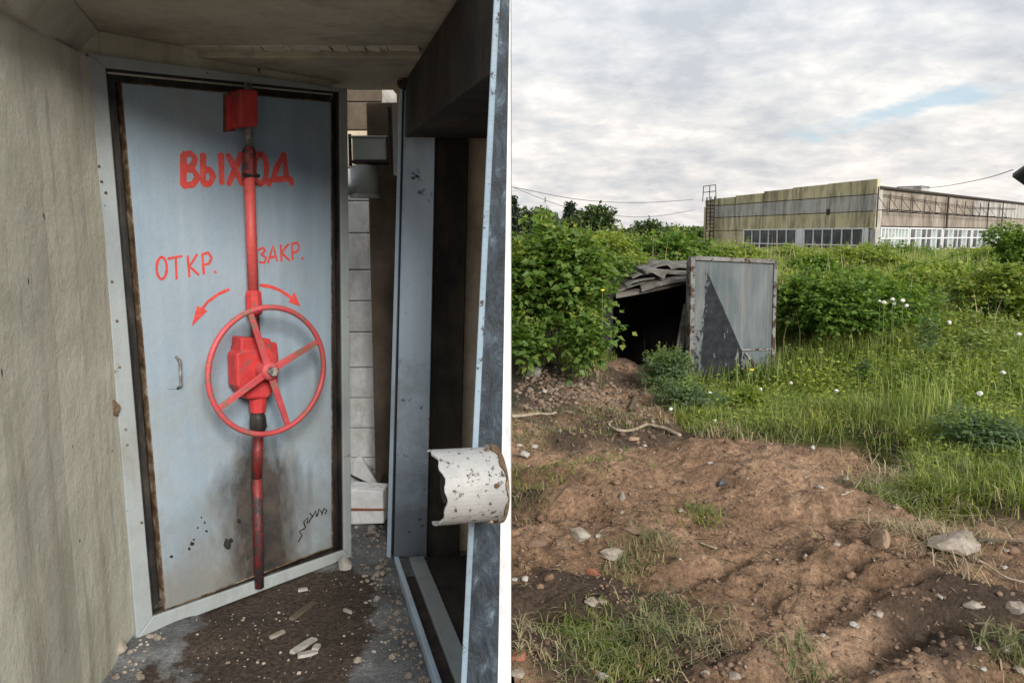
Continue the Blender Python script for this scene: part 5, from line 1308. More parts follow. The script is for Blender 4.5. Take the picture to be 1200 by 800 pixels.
# broad leaved ground cover through the meadow
def cover(name, N, xy, leaf, hh, mat, label, seed, keep=None, aspect=.32):
    rs = np.random.default_rng(seed); n2 = N // 16; cX, cY = xy(rs, n2); ch = hh(rs, n2, cX, cY); j = rs.integers(0, n2, N)
    sp = .13 + .010 * cY[j]
    dx = rs.standard_normal(N); dy = rs.standard_normal(N)
    X = cX[j] + dx * sp; Y = cY[j] + dy * sp
    k = inview(X, Y) & (soil_sd(X, Y) < -.12) & ~((X > DUG[0] - .1) & (X < DUG[1] + .15) & (Y > DUG[2] - .25) & (Y < DUG[3]))
    if keep is not None: k &= keep(X, Y, rs)
    X, Y, dx, dy, hj = X[k], Y[k], dx[k], dy[k], ch[j][k]; n = len(X)
    Z = H(X, Y) + hj * np.exp(-(dx ** 2 + dy ** 2) * .35) * (.35 + .65 * rs.random(n))
    dr = unit(np.stack([dx * .6 + .6 * rs.standard_normal(n), dy * .6 + .6 * rs.standard_normal(n), .15 - .5 * rs.random(n)], 1))
    Nn = unit(np.array([0, 0, 1.0]) + .5 * rs.standard_normal((n, 3)))
    Ls = leaf(rs, n, Y); V, T = leaves_mesh(np.stack([X, Y, Z], 1), dr, Nn, Ls, Ls * aspect)
    o = link(name, np_mesh(name, V, T), mat); tag(o, label, 'weeds', kind='stuff'); return o
cover('meadow_weeds', 100000, fieldxy(8.6, 17, 1.0), lambda rs, n, Y: (.028 + .045 * rs.random(n)), lambda rs, n, X, Y: (.18 + .30 * rs.random(n)), M_bushmid, 'leafy weeds and nettles growing through the near meadow', 51)
cover('meadow_weeds', 80000, fieldxy(16, 45, 1.1), lambda rs, n, Y: (.04 + .0026 * Y) * (.7 + .6 * rs.random(n)), lambda rs, n, X, Y: (.22 + .38 * rs.random(n)), M_bushmid, 'leafy weeds mounding in the far meadow', 52)
rsx = 0
def cover_near(rs, N):
    return 1.2 + rs.random(N) * 6.0, 4.3 + rs.random(N) * 4.6
cover('tall_weeds', 60000, lambda rs, N: (3.0 + rs.random(N) * 5.0, 6.8 + rs.random(N) * 3.6), lambda rs, n, Y: .022 + .034 * rs.random(n), lambda rs, n, X, Y: .12 + .42 * rs.random(n), M_bushmid, 'mixed weeds standing with the tall grass on the bank at the right', 55, lambda X, Y, rs: fbm(X * .9, Y * .9, 3, 22) + .15 * rs.random(len(X)) > .0)
cover('turf_weeds', 60000, cover_near, lambda rs, n, Y: .018 + .030 * rs.random(n), lambda rs, n, X, Y: (.07 + .22 * rs.random(n)) * np.where(X > 1.9, 1.0, .6), M_bushmid, 'small leafy weeds in the turf between the soil and the bushes', 54, lambda X, Y, rs: fbm(X * 1.1, Y * 1.1, 2, 18) + .2 * rs.random(len(X)) > .06)
cover('meadow_weeds', 26000, fieldxy(9.5, 24, 1.0), lambda rs, n, Y: (.055 + .05 * rs.random(n)), lambda rs, n, X, Y: (.25 + .35 * rs.random(n)), M_bushdark, 'darker nettle patches among the meadow weeds', 53, lambda X, Y, rs: fbm(X * .5, Y * .5, 2, 15) > .14)

# bits of straw and root lying flat all over the spoil
rs = np.random.default_rng(500); n = 4200
Y = 2.4 + 6.2 * rs.random(n) ** .9; X = rs.random(n) * (Y * .7 + .2) + .02
k = (soil_sd(X, Y) > -.05) & (fbm(X * 1.3, Y * 1.3, 3, 501) + .25 * rs.random(n) > .06); X, Y = X[k], Y[k]; n = len(X)
az = rs.random(n) * 6.283; Dr_ = unit(np.stack([np.cos(az), np.sin(az), .25 * rs.standard_normal(n)], 1)); Ln = .03 + .10 * rs.random(n) ** 2
V, T = leaves_mesh(np.stack([X, Y, H(X, Y) + .008], 1), Dr_, unit(np.array([0, 0, 1.]) + .2 * rs.standard_normal((n, 3))), Ln, .0012 + .0016 * rs.random(n))
o = link('plant_litter', np_mesh('plant_litter', V, T), mk_leaf('straw_litter', [(0.12, 0.08, 0.055), (0.30, 0.24, 0.16), (0.42, 0.36, 0.26), (0.2, 0.15, 0.10)], .05, .8)); tag(o, 'bits of straw, root and dead leaf strewn over the spoil', 'litter', kind='stuff')
# uprooted / wilting grass clumps on the bare earth: each clump is countable
def clump(px, py, r, n, label, seed, mat=M_uprooted, hmin=.05, hmax=.14, bend=(.9, 1.6), w=.0022, sx=1.0, name='grass_clump'):
    p = on(px, py); rs = np.random.default_rng(seed)
    X = p.x + r * sx * rs.standard_normal(n) * .5; Y = p.y + r * rs.standard_normal(n) * .5; X = np.maximum(X, .03)
    Z = H(X, Y)
    V, T = blades_mesh(np.stack([X - p.x, Y - p.y, Z - p.z + .002], 1), hmin + (hmax - hmin) * rs.random(n), w * (.6 + .9 * rs.random(n)), rs.random(n) * 6.283, bend[0] + (bend[1] - bend[0]) * rs.random(n))
    o = link(name, np_mesh(name, V, T), mat, None, p); return tag(o, label, 'grass', kind='stuff')
clump(692, 745, .17, 420, 'green grass clump at the left of the lower patch', 61, M_grass, .04, .12)
clump(745, 765, .22, 620, 'large wilting grass clump at the bottom centre-left', 62)
clump(792, 735, .16, 330, 'yellowing grass clump right of the green clump', 63)
clump(725, 785, .16, 300, 'bright grass clump at the bottom edge near the white stone', 64, M_grass, .04, .11)
clump(838, 772, .14, 160, 'sparse brown tuft at the bottom edge', 65, M_dry)
clump(765, 638, .15, 150, 'dry rooty tuft above the middle of the lower earth', 66, M_uprooted, .06, .16)
clump(735, 668, .14, 150, 'straggly yellow-green tuft left of the dry rooty tuft', 67)
clump(820, 608, .12, 170, 'small green tuft in the middle of the earth', 68, M_grass)
clump(940, 790, .12, 90, 'tuft of long grey-green blades at the bottom right of centre', 69, M_uprooted, .07, .16, (.7, 1.5), .0025)
clump(660, 548, .35, 420, 'flattened green streak of grass on the left slope', 70, M_grass, .05, .12, (1.2, 1.7), .002, 1.6)
clump(625, 585, .2, 100, 'dark flattened grass at the left edge below the streak', 71, M_uprooted, .05, .13)
clump(665, 502, .40, 620, 'strip of uprooted turf along the left crest', 72, M_uprooted, .04, .12, (.8, 1.6), .0025, 1.8)
clump(715, 486, .30, 420, 'pale uprooted turf right of the left crest strip', 73, M_uprooted, .04, .12, (.8, 1.6), .0025, 1.5)
clump(620, 520, .2, 150, 'wilted turf among the white mortar at the left', 74, M_uprooted)
clump(1085, 625, .25, 260, 'tangle of pale dry roots around the concrete slab', 75, M_dry, .08, .2, (1.1, 1.8), .0025, 1.4)
clump(1120, 663, .2, 100, 'thin tangle of straw below the concrete slab', 76, M_dry, .08, .2, (1.2, 1.8), .002)
clump(1188, 775, .12, 160, 'wilted grass twisted over a pale stone at the lower right', 77, M_uprooted, .08, .18, (.5, 1.4), .003)
clump(1040, 575, .26, 420, 'brown hanging fringe of roots under the turf edge', 78, M_dry, .06, .18, (.9, 1.7), .0025)
clump(1075, 590, .28, 620, 'overhanging green fringe of turf right of the brown fringe', 79, M_grass, .10, .26, (.9, 1.6), .003)
clump(610, 760, .20, 160, 'dry stems on the humus in the lower left of the waste ground', 80, M_dry, .04, .12)
clump(665, 795, .25, 240, 'dead stems mixed with green at the bottom edge left', 81, M_uprooted, .04, .12)

# dandelion clocks and umbels
def clock(px, py, Y, r, hgt, label, group, yellow=False):
    p = atY(px, py, Y); g0 = min(Hs(p.x, Y), p.z - .05)
    root = empty('dandelion', (p.x, Y, g0), label, 'flower', group); hh = p.z - g0
    t_ = MB(); t_.tube([(0, 0, 0), (.01, 0, hh * .6), (0, 0, hh)], .0035, 5); t_.build('stem', M_stem, root, local=True)
    mb = MB(); vs, fs = lump((0, 0, hh), r, int(px), (1, 1, .85 if not yellow else .4), 2, .3); mb.add(vs, fs); mb.build('head', M_yellowfl if yellow else M_puff, root, local=True)
dl = [(786, 479, 6.9, .026, 'white dandelion clock in front of the wormwood'), (838, 493, 6.6, .026, 'white dandelion clock at the grass edge below the metal sheet'),
      (891, 456, 7.3, .024, 'white dandelion clock at the foot of the right side of the metal sheet'), (980, 458, 7.1, .028, 'white dandelion clock below the middle of the raspberry bush'),
      (1148, 461, 6.2, .030, 'white dandelion clock in the tall grass at the right'), (1175, 436, 6.6, .028, 'white dandelion clock near the right edge above the tall grass one'),
      (927, 449, 7.9, .026, 'white dandelion clock right of the metal sheet foot'), (1113, 378, 7.6, .03, 'white dandelion clock high in the light bush'),
      (1194, 391, 7.2, .03, 'white dandelion clock at the right frame edge'), (998, 489, 6.8, .022, 'small white dandelion clock in the grass below the raspberry bush'),
      (832, 460, 7.4, .024, 'white dandelion clock by the bitumen wedge of the metal sheet')]
for a in dl: clock(a[0], a[1], a[2], a[3] * .85, .3, a[4], 'white dandelion clocks')
for i, (px, py) in enumerate([(1036, 354), (1046, 351), (1058, 352), (1031, 353.5), (1048, 356), (1062, 358)]):
    clock(px, py, 8.35 + .05 * i, .027, .5, ['leftmost-but-one white umbel of the tall cluster', 'topmost white umbel of the tall cluster', 'white umbel right of the topmost one', 'leftmost white umbel of the tall cluster', 'lower middle white umbel of the tall cluster', 'rightmost white umbel of the tall cluster'][i], 'white umbels in the meadow')
for px, py, Y, lb in [(881, 433, 8.2, 'yellow flower against the lower right of the metal sheet'), (1045, 378, 10, 'yellow flower below the white umbels'), (706, 340, 7.6, 'yellow leaf-like flower low on the big elder bush'), (1125, 430, 7.6, 'yellow flower in the tall grass')]:
    clock(px, py, Y, .028, .3, lb, 'yellow flowers', True)

# ================================================================= dugout and leaning metal sheet
dg = empty('dugout', (2.1, 9.4, 0), 'half-buried dugout with a black mouth and a collapsing roof', 'dugout')
x0, x1, y0, y1 = DUG
xm = x0 - .02
# lining, coloured near-black to paint the darkness inside
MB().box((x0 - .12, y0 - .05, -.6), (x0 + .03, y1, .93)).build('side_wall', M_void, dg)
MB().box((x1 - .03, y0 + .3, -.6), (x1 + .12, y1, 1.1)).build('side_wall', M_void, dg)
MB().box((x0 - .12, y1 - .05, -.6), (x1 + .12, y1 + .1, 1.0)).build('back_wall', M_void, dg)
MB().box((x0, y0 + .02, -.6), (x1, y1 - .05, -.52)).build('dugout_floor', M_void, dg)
# roof: tilted beams and layered sheets
def rq(pxs, Y, dY, th_, name, mat, bev=.004, drop=0.0):
    """a sheet whose front edge follows the given pixels and that runs back dY"""
    a = [atY(px, py, Y) for px, py in pxs]; mb = MB(); n = len(a)
    ft = a; fb = [p - Vector((0, 0, th_)) for p in a]; bt = [p + Vector((0, dY, .05 - drop + .01 * math.sin(i * 2.1))) for i, p in enumerate(a)]; bb_ = [p - Vector((0, 0, th_)) for p in bt]
    vs = ft + fb + bt + bb_; fs = []
    for i in range(n - 1):
        fs += [(i, i + 1, n + i + 1, n + i), (i, 2 * n + i, 2 * n + i + 1, i + 1), (n + i, n + i + 1, 3 * n + i + 1, 3 * n + i), (2 * n + i, 3 * n + i, 3 * n + i + 1, 2 * n + i + 1)]
    fs += [(0, n, 3 * n, 2 * n), (n - 1, 3 * n - 1, 4 * n - 1, 2 * n - 1)]
    mb.add(vs, fs); return mb.build(name, mat, dg, bevel=bev)
rq([(722, 344), (750, 339), (775, 334), (806, 327), (850, 322), (908, 318)], 9.30, 2.0, .06, 'roof_beam', M_board)
rq([(752, 338), (770, 332), (790, 327), (808, 325)], 9.24, .2, .045, 'fascia_board', M_slate)
rq([(724, 341), (736, 335), (752, 330), (764, 326), (785, 326)], 9.36, 1.8, .03, 'roof_sheet', M_board)
rq([(735, 335), (742, 330), (755, 327), (768, 325)], 9.30, 1.6, .018, 'roof_sheet', M_slate)
rq([(741, 325), (750, 321), (764, 321), (772, 323)], 9.42, 1.4, .02, 'roof_sheet', M_slate)
rq([(757, 318), (768, 316), (785, 318), (808, 319), (850, 318)], 9.30, 1.5, .035, 'roof_sheet', M_slate)
rq([(762, 317), (771, 311), (782, 309), (789, 314)], 9.60, 1.0, .02, 'roof_sheet', M_slate)
rq([(786, 314), (796, 312), (808, 313), (860, 312)], 9.55, 1.0, .02, 'roof_sheet', M_slate)
# hanging torn flap
f0 = atY(762, 318, 9.26); f1 = atY(782, 319, 9.25); f2 = atY(778, 327, 9.22)
MB().add([f0, f1, f2, f0 + Vector((0, .012, 0)), f1 + Vector((0, .012, 0)), f2 + Vector((0, .012, 0))], [(0, 1, 2), (5, 4, 3), (0, 3, 4, 1), (1, 4, 5, 2), (2, 5, 3, 0)]).build('torn_flap', M_slate, dg)
# splintered planks at the left of the metal sheet
for (a, b, c_, d_) in [(806, 352, 796, 413), (803, 356, 793, 410), (808, 340, 799, 412)]:
    p0 = atY(a, b, 9.15); p1 = atY(c_, d_, 8.95)
    t_ = MB(); s_ = Vector((.014, 0, 0)); u_ = Vector((0, .02, 0))
    t_.hexa([p1 - s_ - u_, p1 + s_ - u_, p1 + s_ + u_, p1 - s_ + u_, p0 - s_ - u_, p0 + s_ - u_, p0 + s_ + u_, p0 - s_ + u_]); t_.build('plank', M_board, dg)

# the leaning metal sheet (old door), local frame: x along the sheet, z up it
GA = atY(811, 455, 8.75); GB = atY(903, 450, 8.98)
gang = math.atan2(GB.y - GA.y, GB.x - GA.x); gw = math.hypot(GB.x - GA.x, GB.y - GA.y)
gt = empty('metal_door', (GA.x - .01, GA.y, GA.z - .02), 'grey sheet-metal door leaning on the dugout, black bitumen wedge flaking off', 'door', rz=gang)
TLp = atY(814, 302, 8.82); gh = (TLp.z - GA.z) + .03
lean = Matrix.Rotation(R(-1.6), 4, 'X') @ Matrix.Rotation(R(-.3), 4, 'Y')
def gl(mb, name, mat, bevel=0):
    mb.v = [tuple(lean @ Vector(v)) for v in mb.v]
    return mb.build(name, mat, gt, local=True, bevel=bevel)
W_, H_ = gw + .03, gh
dz = -.055     # the right side stands lower
def gm(x): return dz * x / W_
# corrugation-free sheet with slight dents
sh = MB(); nu, nv = 24, 40
for j in range(nv + 1):
    for i in range(nu + 1):
        x = i / nu * W_; z = j / nv * H_ + gm(x)
        y = .010 * float(fbm(np.array([x * 3.0]), np.array([z * 2.2]), 3, 5)[0]); sh.v.append((x, y, z))
for j in range(nv):
    for i in range(nu):
        a = j * (nu + 1) + i; sh.f.append((a, a + 1, a + nu + 2, a + nu + 1))
sh.smooth = True
sheet = gl(sh, 'sheet', M_gate)
sm_ = sheet.modifiers.new('s', 'SOLIDIFY'); sm_.thickness = .006; sm_.offset = -1
gl(MB().hexa([(-.035, -.022, -.02), (.018, -.022, -.02), (.018, .07, -.02), (-.035, .07, -.02), (-.035, -.022, H_), (.018, -.022, H_), (.018, .07, H_), (-.035, .07, H_)]), 'side_rail', M_gateframe, .004)
gl(MB().hexa([(W_ - .022, -.018, dz), (W_ + .02, -.018, dz), (W_ + .02, .06, dz), (W_ - .022, .06, dz), (W_ - .022, -.018, H_ + dz), (W_ + .02, -.018, H_ + dz), (W_ + .02, .06, H_ + dz), (W_ - .022, .06, H_ + dz)]), 'side_rail', M_gateframe, .004)
gl(MB().hexa([(.019, -.024, H_ - .035), (W_ - .023, -.024, H_ - .035 + dz), (W_ - .023, .05, H_ - .035 + dz), (.019, .05, H_ - .035), (.019, -.024, H_ + .012), (W_ - .023, -.024, H_ + .012 + dz), (W_ - .023, .05, H_ + .012 + dz), (.019, .05, H_ + .012)]), 'top_rail', M_gateframe, .004)
gl(MB().hexa([(.60 * W_, -.016, .44), (W_ - .03, -.016, .43), (W_ - .03, -.006, .43), (.60 * W_, -.006, .44), (.60 * W_, -.014, .458), (W_ - .03, -.014, .448), (W_ - .03, -.006, .448), (.60 * W_, -.006, .458)]), 'crease_strip', M_gateframe)
gl(MB().hexa([(.64 * W_, -.02, .40), (.66 * W_, -.02, .42), (.66 * W_, -.006, .42), (.64 * W_, -.006, .40), (W_ - .05, -.02, .0), (W_ - .02, -.02, .01), (W_ - .02, -.006, .01), (W_ - .05, -.006, .0)]), 'diagonal_strap', M_gateframe)
gl(MB().box((W_ + .023, .07, .05), (W_ + .07, .13, H_ - .16)), 'rear_frame_post', M_board, .004)
gl(MB().box((-.02, .075, -.02), (.02, .13, H_ - .05)), 'rear_frame_post', M_board, .004)
gl(MB().box((.80 * W_, .08, -.03), (.96 * W_, .11, .22)), 'kick_plate', M_gateframe, .004)

# ================================================================= the long building
CX, CY_ = (1021 - 600) / F * 56.0, 56.0
LX, LY = (822 - 600) / F * 81.0, 81.0
RX, RY = (1240 - 600) / F * 101.0, 101.0
PL = Plane((LX, LY), (CX, CY_)); PR = Plane((CX, CY_), (RX, RY))
bd = empty('workshop_building', (CX, CY_, 0), 'long derelict workshop of faded yellow and grey concrete panels with white windows', 'building')
zt = PL.px(1020, 210)[1]
def zt_l(s): return zt
LL = PL.len; LR = PR.len
zr = PR.px(1024, 218.5)[1]
bx0 = PL.w(0, 0, -.25); bx1 = PL.w(LL, 0, -.25); 
core = MB()
pc = [PL.w(.1, 0, -.3), PR.w(.0, 0, -.3) - PL.ex * .1 - PL.n * .2, PR.w(LR, 0, -.3), PR.w(LR, 0, -.3) + (PL.w(0, 0) - PL.w(LL, 0)) * 1.0]
core.hexa([(p.x, p.y, .2) for p in pc] + [(p.x, p.y, zr - .15) for p in pc])
core.build('core', M_core, bd)
rf = MB(); pr_ = [PL.w(.2, 0, -.2), PR.w(.25, 0, .12), PR.w(LR, 0, .12), PR.w(LR, 0, -.3) + (PL.w(0, 0) - PL.w(LL, 0))]
rf.hexa([(p.x, p.y, zr - .10) for p in pr_] + [(p.x, p.y, zr + .08) for p in pr_]); rf.build('roof', M_roof, bd)
def panel(P, s0, s1, z0, z1, mat, name='panel', th_=.22, gap=.035, out=0.0):
    mb = MB(); mb.prism([(s0 + gap, z0 + gap), (s1 - gap, z0 + gap), (s1 - gap, z1 - gap), (s0 + gap, z1 - gap)], lambda a, b: P.w(a, b, -th_), lambda a, b: P.w(a, b, out + random.uniform(-.02, .02)))
    return mb.build(name, mat, bd)
# left face rows, measured at the corner: 210-228 yellow, 228-247 grey, 247-268 yellow, windows, base
zrow = [PL.px(1019, y)[1] for y in (210, 228, 247.5, 268.5)]
ncol = [0, LL * .05, LL * .24, LL * .43, LL * .60, LL * .78, LL]
for r_i in range(3):
    for c_i in range(len(ncol) - 1):
        m_ = [M_pyellow, M_pgrey, M_pyellow][r_i]
        top = zrow[r_i] - (.0 if r_i else [.5, .4, .28, .12, .04, .0][c_i]) * 0.9
        if r_i and c_i == 0: continue
        panel(PL, ncol[c_i] if r_i or c_i else .2, ncol[c_i + 1], zrow[r_i + 1], top, m_)
panel(PL, 0, ncol[1], .3, zrow[1], M_pyellow)
wl0 = PL.px(871, 272)[0]
panel(PL, ncol[1], wl0 - .02, .3, zrow[3], M_pyellow)
panel(PL, wl0, LL - .5, -.2, zrow[3] - 2.1, M_pgrey)
panel(PL, LL - .5, LL + .15, -.2, zrow[3], M_pgrey, 'corner_pier', out=.03)
def window(P, s0, s1, z0, z1, nx_, rows, glass, fr=.16, bar_=.09):
    """outer frame, mullions, and each pane a sub-part"""
    mb = MB()
    def b(a0, a1, b0, b1, o=.03): mb.prism([(a0, b0), (a1, b0), (a1, b1), (a0, b1)], lambda a, b_: P.w(a, b_, -.12), lambda a, b_: P.w(a, b_, o))
    b(s0, s0 + fr, z0, z1); b(s1 - fr, s1, z0, z1); b(s0 + fr, s1 - fr, z1 - fr * .6, z1, .028); b(s0 + fr, s1 - fr, z0, z0 + fr * .6, .028)
    zc = [z0 + fr * .6] + [z0 + (z1 - z0) * r for r in rows] + [z1 - fr * .6]
    xs = [s0 + fr + (s1 - s0 - 2 * fr) * k / nx_ for k in range(nx_ + 1)]
    for x in xs[1:-1]: b(x - bar_ / 2, x + bar_ / 2, z0 + fr * .6, z1 - fr * .6, .022)
    for z in zc[1:-1]:
        for k in range(nx_): b(xs[k] + bar_ / 2, xs[k + 1] - bar_ / 2, z - bar_ / 2, z + bar_ / 2, .018)
    w = mb.build('window', M_winframe, bd)
    for k in range(nx_):
        for r in range(len(zc) - 1):
            g_ = MB(); g_.prism([(xs[k] + .01, zc[r] + .01), (xs[k + 1] - .01, zc[r] + .01), (xs[k + 1] - .01, zc[r + 1] - .01), (xs[k] + .01, zc[r + 1] - .01)], lambda a, b_: P.w(a, b_, -.09), lambda a, b_: P.w(a, b_, -.06))
            gm_ = glass if not callable(glass) else glass(k, r)
            o = link('pane', g_.mesh('pane', bd.location), gm_, w)
    return w
def sz(P, px, py): return P.px(px, py)
wz1 = PL.px(1010, 267)[1]; wz0 = wz1 - 2.15
window(PL, PL.px(871, 272)[0], PL.px(934, 270)[0], wz0, wz1, 6, [.40], M_glass)
MB().prism([(PL.px(934.5, 270)[0], wz0), (PL.px(941, 270)[0], wz0), (PL.px(941, 270)[0], wz1 + .02), (PL.px(934.5, 270)[0], wz1 + .02)], lambda a, b: PL.w(a, b, -.2), lambda a, b: PL.w(a, b, .04)).build('window_pier', M_winframe, bd)
window(PL, PL.px(941.5, 270)[0], PL.px(1013, 266)[0], wz0, wz1, 6, [.40], M_glass)
MB().prism([(PL.px(1013.5, 270)[0], wz0), (PL.px(1018, 270)[0], wz0), (PL.px(1018, 270)[0], wz1), (PL.px(1013.5, 270)[0], wz1)], lambda a, b: PL.w(a, b, -.2), lambda a, b: PL.w(a, b, .035)).build('window_pier', M_winframe, bd)
# dark vent in the grey row
v0 = PL.px(969.5, 245); v1 = PL.px(972.5, 251.5)
MB().prism([(v0[0], v1[1]), (v1[0], v1[1]), (v1[0], v0[1]), (v0[0], v0[1])], lambda a, b: PL.w(a, b, -.1), lambda a, b: PL.w(a, b, .06)).build('vent', M_iron, bd)
# right face
zR = [zr - .02, PR.px(1026, 247)[1], PR.px(1026, 265)[1]]
sR = [0.15, 1.0] + [PR.px(px, 250)[0] for px in (1067, 1106.5, 1141, 1170, 1192, 1215, 1236)]
for i in range(1, len(sR) - 1):
    panel(PR, sR[i], sR[i + 1], zR[1], zR[0], M_ppink if i < 4 else M_pgrey); panel(PR, sR[i], sR[i + 1], zR[2], zR[1], M_ppink)
panel(PR, .06, 1.0, -.2, zR[0] + .02, M_pgrey, 'corner_pier', out=.04)
for i in range(1, len(sR) - 1):
    w0 = sR[i] + .1; w1 = sR[i + 1] - .1
    window(PR, w0, w1, zR[2] - 1.9, zR[2] - .06, [8, 6, 6, 5, 5, 5, 4][i - 1], [.55], (M_milky if i == 1 else (lambda k, r: M_glass if (k % 3 != 1) else M_milky)), .18, .10)
# eave strip
MB().prism([(.2, zr - .10), (LR, zr - .10), (LR, zr + .02), (.2, zr + .02)], lambda a, b: PR.w(a, b, .121), lambda a, b: PR.w(a, b, .18)).build('eave_strip', M_iron, bd)
# pipe brackets and cable runs on the right face
bz = PR.px(1026, 238)[1]
for i, px in enumerate((1026, 1040, 1054, 1067, 1081, 1094, 1106, 1119, 1129, 1138, 1147, 1156, 1170)):
    s_ = PR.px(px, 240)[0]; za = PR.px(px, 230 + (px - 1026) * .075)[1]; 
    t_ = MB(); t_.tube([PR.w(s_, bz + .75, .15), PR.w(s_, bz - .55, .15)], .035, 5); t_.tube([PR.w(s_, bz - .5, .12), PR.w(s_ , bz - .5, .85)], .03, 5); t_.tube([PR.w(s_, bz + .5, .12), PR.w(s_, bz - .45, .8)], .022, 5)
    t_.build('bracket', M_iron, bd)
t_ = MB(); t_.tube([PR.w(.8, bz - .42, .55), PR.w(LR * .55, bz - .55, .55)], .035, 6); t_.build('pipe', M_iron, bd)
t_ = MB(); t_.tube([PR.w(.8, bz + .62, .16), PR.w(LR * .35, bz + .25, .2), PR.w(LR * .6, bz + .5, .16)], .03, 5); t_.build('cable', M_iron, bd)
for px, pz0, pz1 in ((1025, 220, 264), (1108, 226, 262), (1156, 237, 275), (1173, 240, 275)):
    s_ = PR.px(px, 240)[0]; t_ = MB(); t_.tube([PR.w(s_, zr, .2), PR.w(s_, zR[2] - .1, .2)], .05 if px != 1108 else .08, 6); t_.build('downpipe', M_iron, bd)
# roof box
rb = PR.px(1102, 226)[0]
rbx = MB(); c0_ = PR.w(rb - .9, 0, -1.2); c1_ = PR.w(rb + 1.1, 0, -1.2); c2_ = PR.w(rb + 1.1, 0, -3.2); c3_ = PR.w(rb - .9, 0, -3.2)
rbx.hexa([(p.x, p.y, zr + .07) for p in (c0_, c1_, c2_, c3_)] + [(p.x, p.y, zr + .62) for p in (c0_, c1_, c2_, c3_)]); rbx.build('roof_vent_box', M_pgrey, bd)
rbx = MB(); rbx.hexa([(p.x, p.y, zr + .62) for p in (c0_, c1_, c2_, c3_)] + [(p.x, p.y, zr + .70) for p in (c0_, c1_, c2_, c3_)]); rbx.build('vent_box_lid', M_roof, bd)
# ladder with roof rail at the left end of the left face
lz0 = .9
la, lb = PL.px(820, 250)[0] , PL.px(827, 250)[0]
la = 1.4; lb = 3.0
ld = empty('roof_ladder', PL.w(la, lz0, .5), 'rusty caged steel ladder on the left end of the long building', 'ladder')
ztop = PL.px(824, 233)[1]
for s_ in (la, (la + lb) / 2, lb):
    t_ = MB(); t_.tube([PL.w(s_, lz0, .45), PL.w(s_, ztop + .1, .45)], .07, 5); t_.build('stile', M_iron, ld)
z = lz0 + .3
while z < ztop:
    t_ = MB(); t_.tube([PL.w(la, z, .45), PL.w(lb, z, .45)], .045, 5); t_.build('rung', M_iron, ld); z += .38
rt = PL.px(824, 219)[1]
for s_, ds in ((la - 1.2, -.1), (la + .2, 0), (lb, .2)):
    t_ = MB(); t_.tube([PL.w(s_, ztop - .3, .3), PL.w(s_ - ds, rt, .3)], .045, 5); t_.build('rail_post', M_iron, ld)
for z in (rt, (rt + ztop) / 2):
    t_ = MB(); t_.tube([PL.w(la - 1.1, z, .3), PL.w(lb - .2, z, .3)], .04, 5); t_.build('rail', M_iron, ld)

# ---- blue-grey building at the right edge
b2 = empty('blue_shed', (21.5, 32, 1), 'blue-grey shed with a dark overhanging roof at the right edge', 'building')
YS = 32.0; xw = (1196.5 - 600) / F * YS; zr2 = atY(1190, 208, YS).z
def sp(a, b, z):      # a across the front, b into the depth
    return (xw + a * .80 + b * .60, YS - a * .60 + b * .80, z)
def shed(a0, a1, b0, b1, z0, z1, name, mat):
    return MB().hexa([sp(a0, b0, z0), sp(a1, b0, z0), sp(a1, b1, z0), sp(a0, b1, z0), sp(a0, b0, z1), sp(a1, b0, z1), sp(a1, b1, z1), sp(a0, b1, z1)]).build(name, mat, b2)
shed(0, 9, 0, 8, .3, zr2, 'wall', M_bluewall)
rr_ = [(-.62, zr2 + .0), (4.5, zr2 + 4.2), (9.6, zr2 + .0)]
vs = [sp(a, b, z + dz_) for dz_ in (.02, .16) for b in (-.4, 8.4) for a, z in rr_]
MB().add(vs, [(0, 1, 4, 3), (1, 2, 5, 4), (6, 9, 10, 7), (7, 10, 11, 8), (0, 6, 7, 1), (1, 7, 8, 2), (3, 4, 10, 9), (4, 5, 11, 10), (0, 3, 9, 6), (2, 8, 11, 5)]).build('roof', M_darkroof, b2)
MB().add([sp(0, .01, zr2), sp(9, .01, zr2), sp(4.5, .01, zr2 + 3.7)] + [sp(0, .1, zr2), sp(9, .1, zr2), sp(4.5, .1, zr2 + 3.7)], [(0, 1, 2), (5, 4, 3)]).build('gable', M_bluewall, b2)
for k in range(5): shed(.05 + k * .9, .12 + k * .9, -.02, -.001, .4, zr2 - .05, 'cladding_rib', M_bluewall)

# ---- low house far left
hx = (590 - 600) / F * 70
h2 = empty('low_house', (hx, 70, 1), 'low yellow house with a dark flat roof beyond the bushes at the left', 'building')
zz0 = atY(610, 282, 70).z; zz1 = atY(610, 273, 70).z; zz2 = atY(610, 265, 70).z
MB().box((hx - 4, 70, .5), ((629 - 600) / F * 70, 78, zz1)).build('wall', M_yellowwall, h2)
MB().box((hx - 4.4, 69.5, zz1), ((631 - 600) / F * 70, 78.5, zz1 + .12)).build('gutter', M_pgrey, h2)
MB().hexa([(hx - 4.4, 69.6, zz1 + .12), ((631 - 600) / F * 70, 69.6, zz1 + .12), ((631 - 600) / F * 70, 78, zz1 + .12), (hx - 4.4, 78, zz1 + .12), (hx - 3, 72, zz2 + .3), ((624 - 600) / F * 70, 72, zz2 + .3), ((624 - 600) / F * 70, 76, zz2 + .3), (hx - 3, 76, zz2 + .3)]).build('roof', M_darkroof, h2)

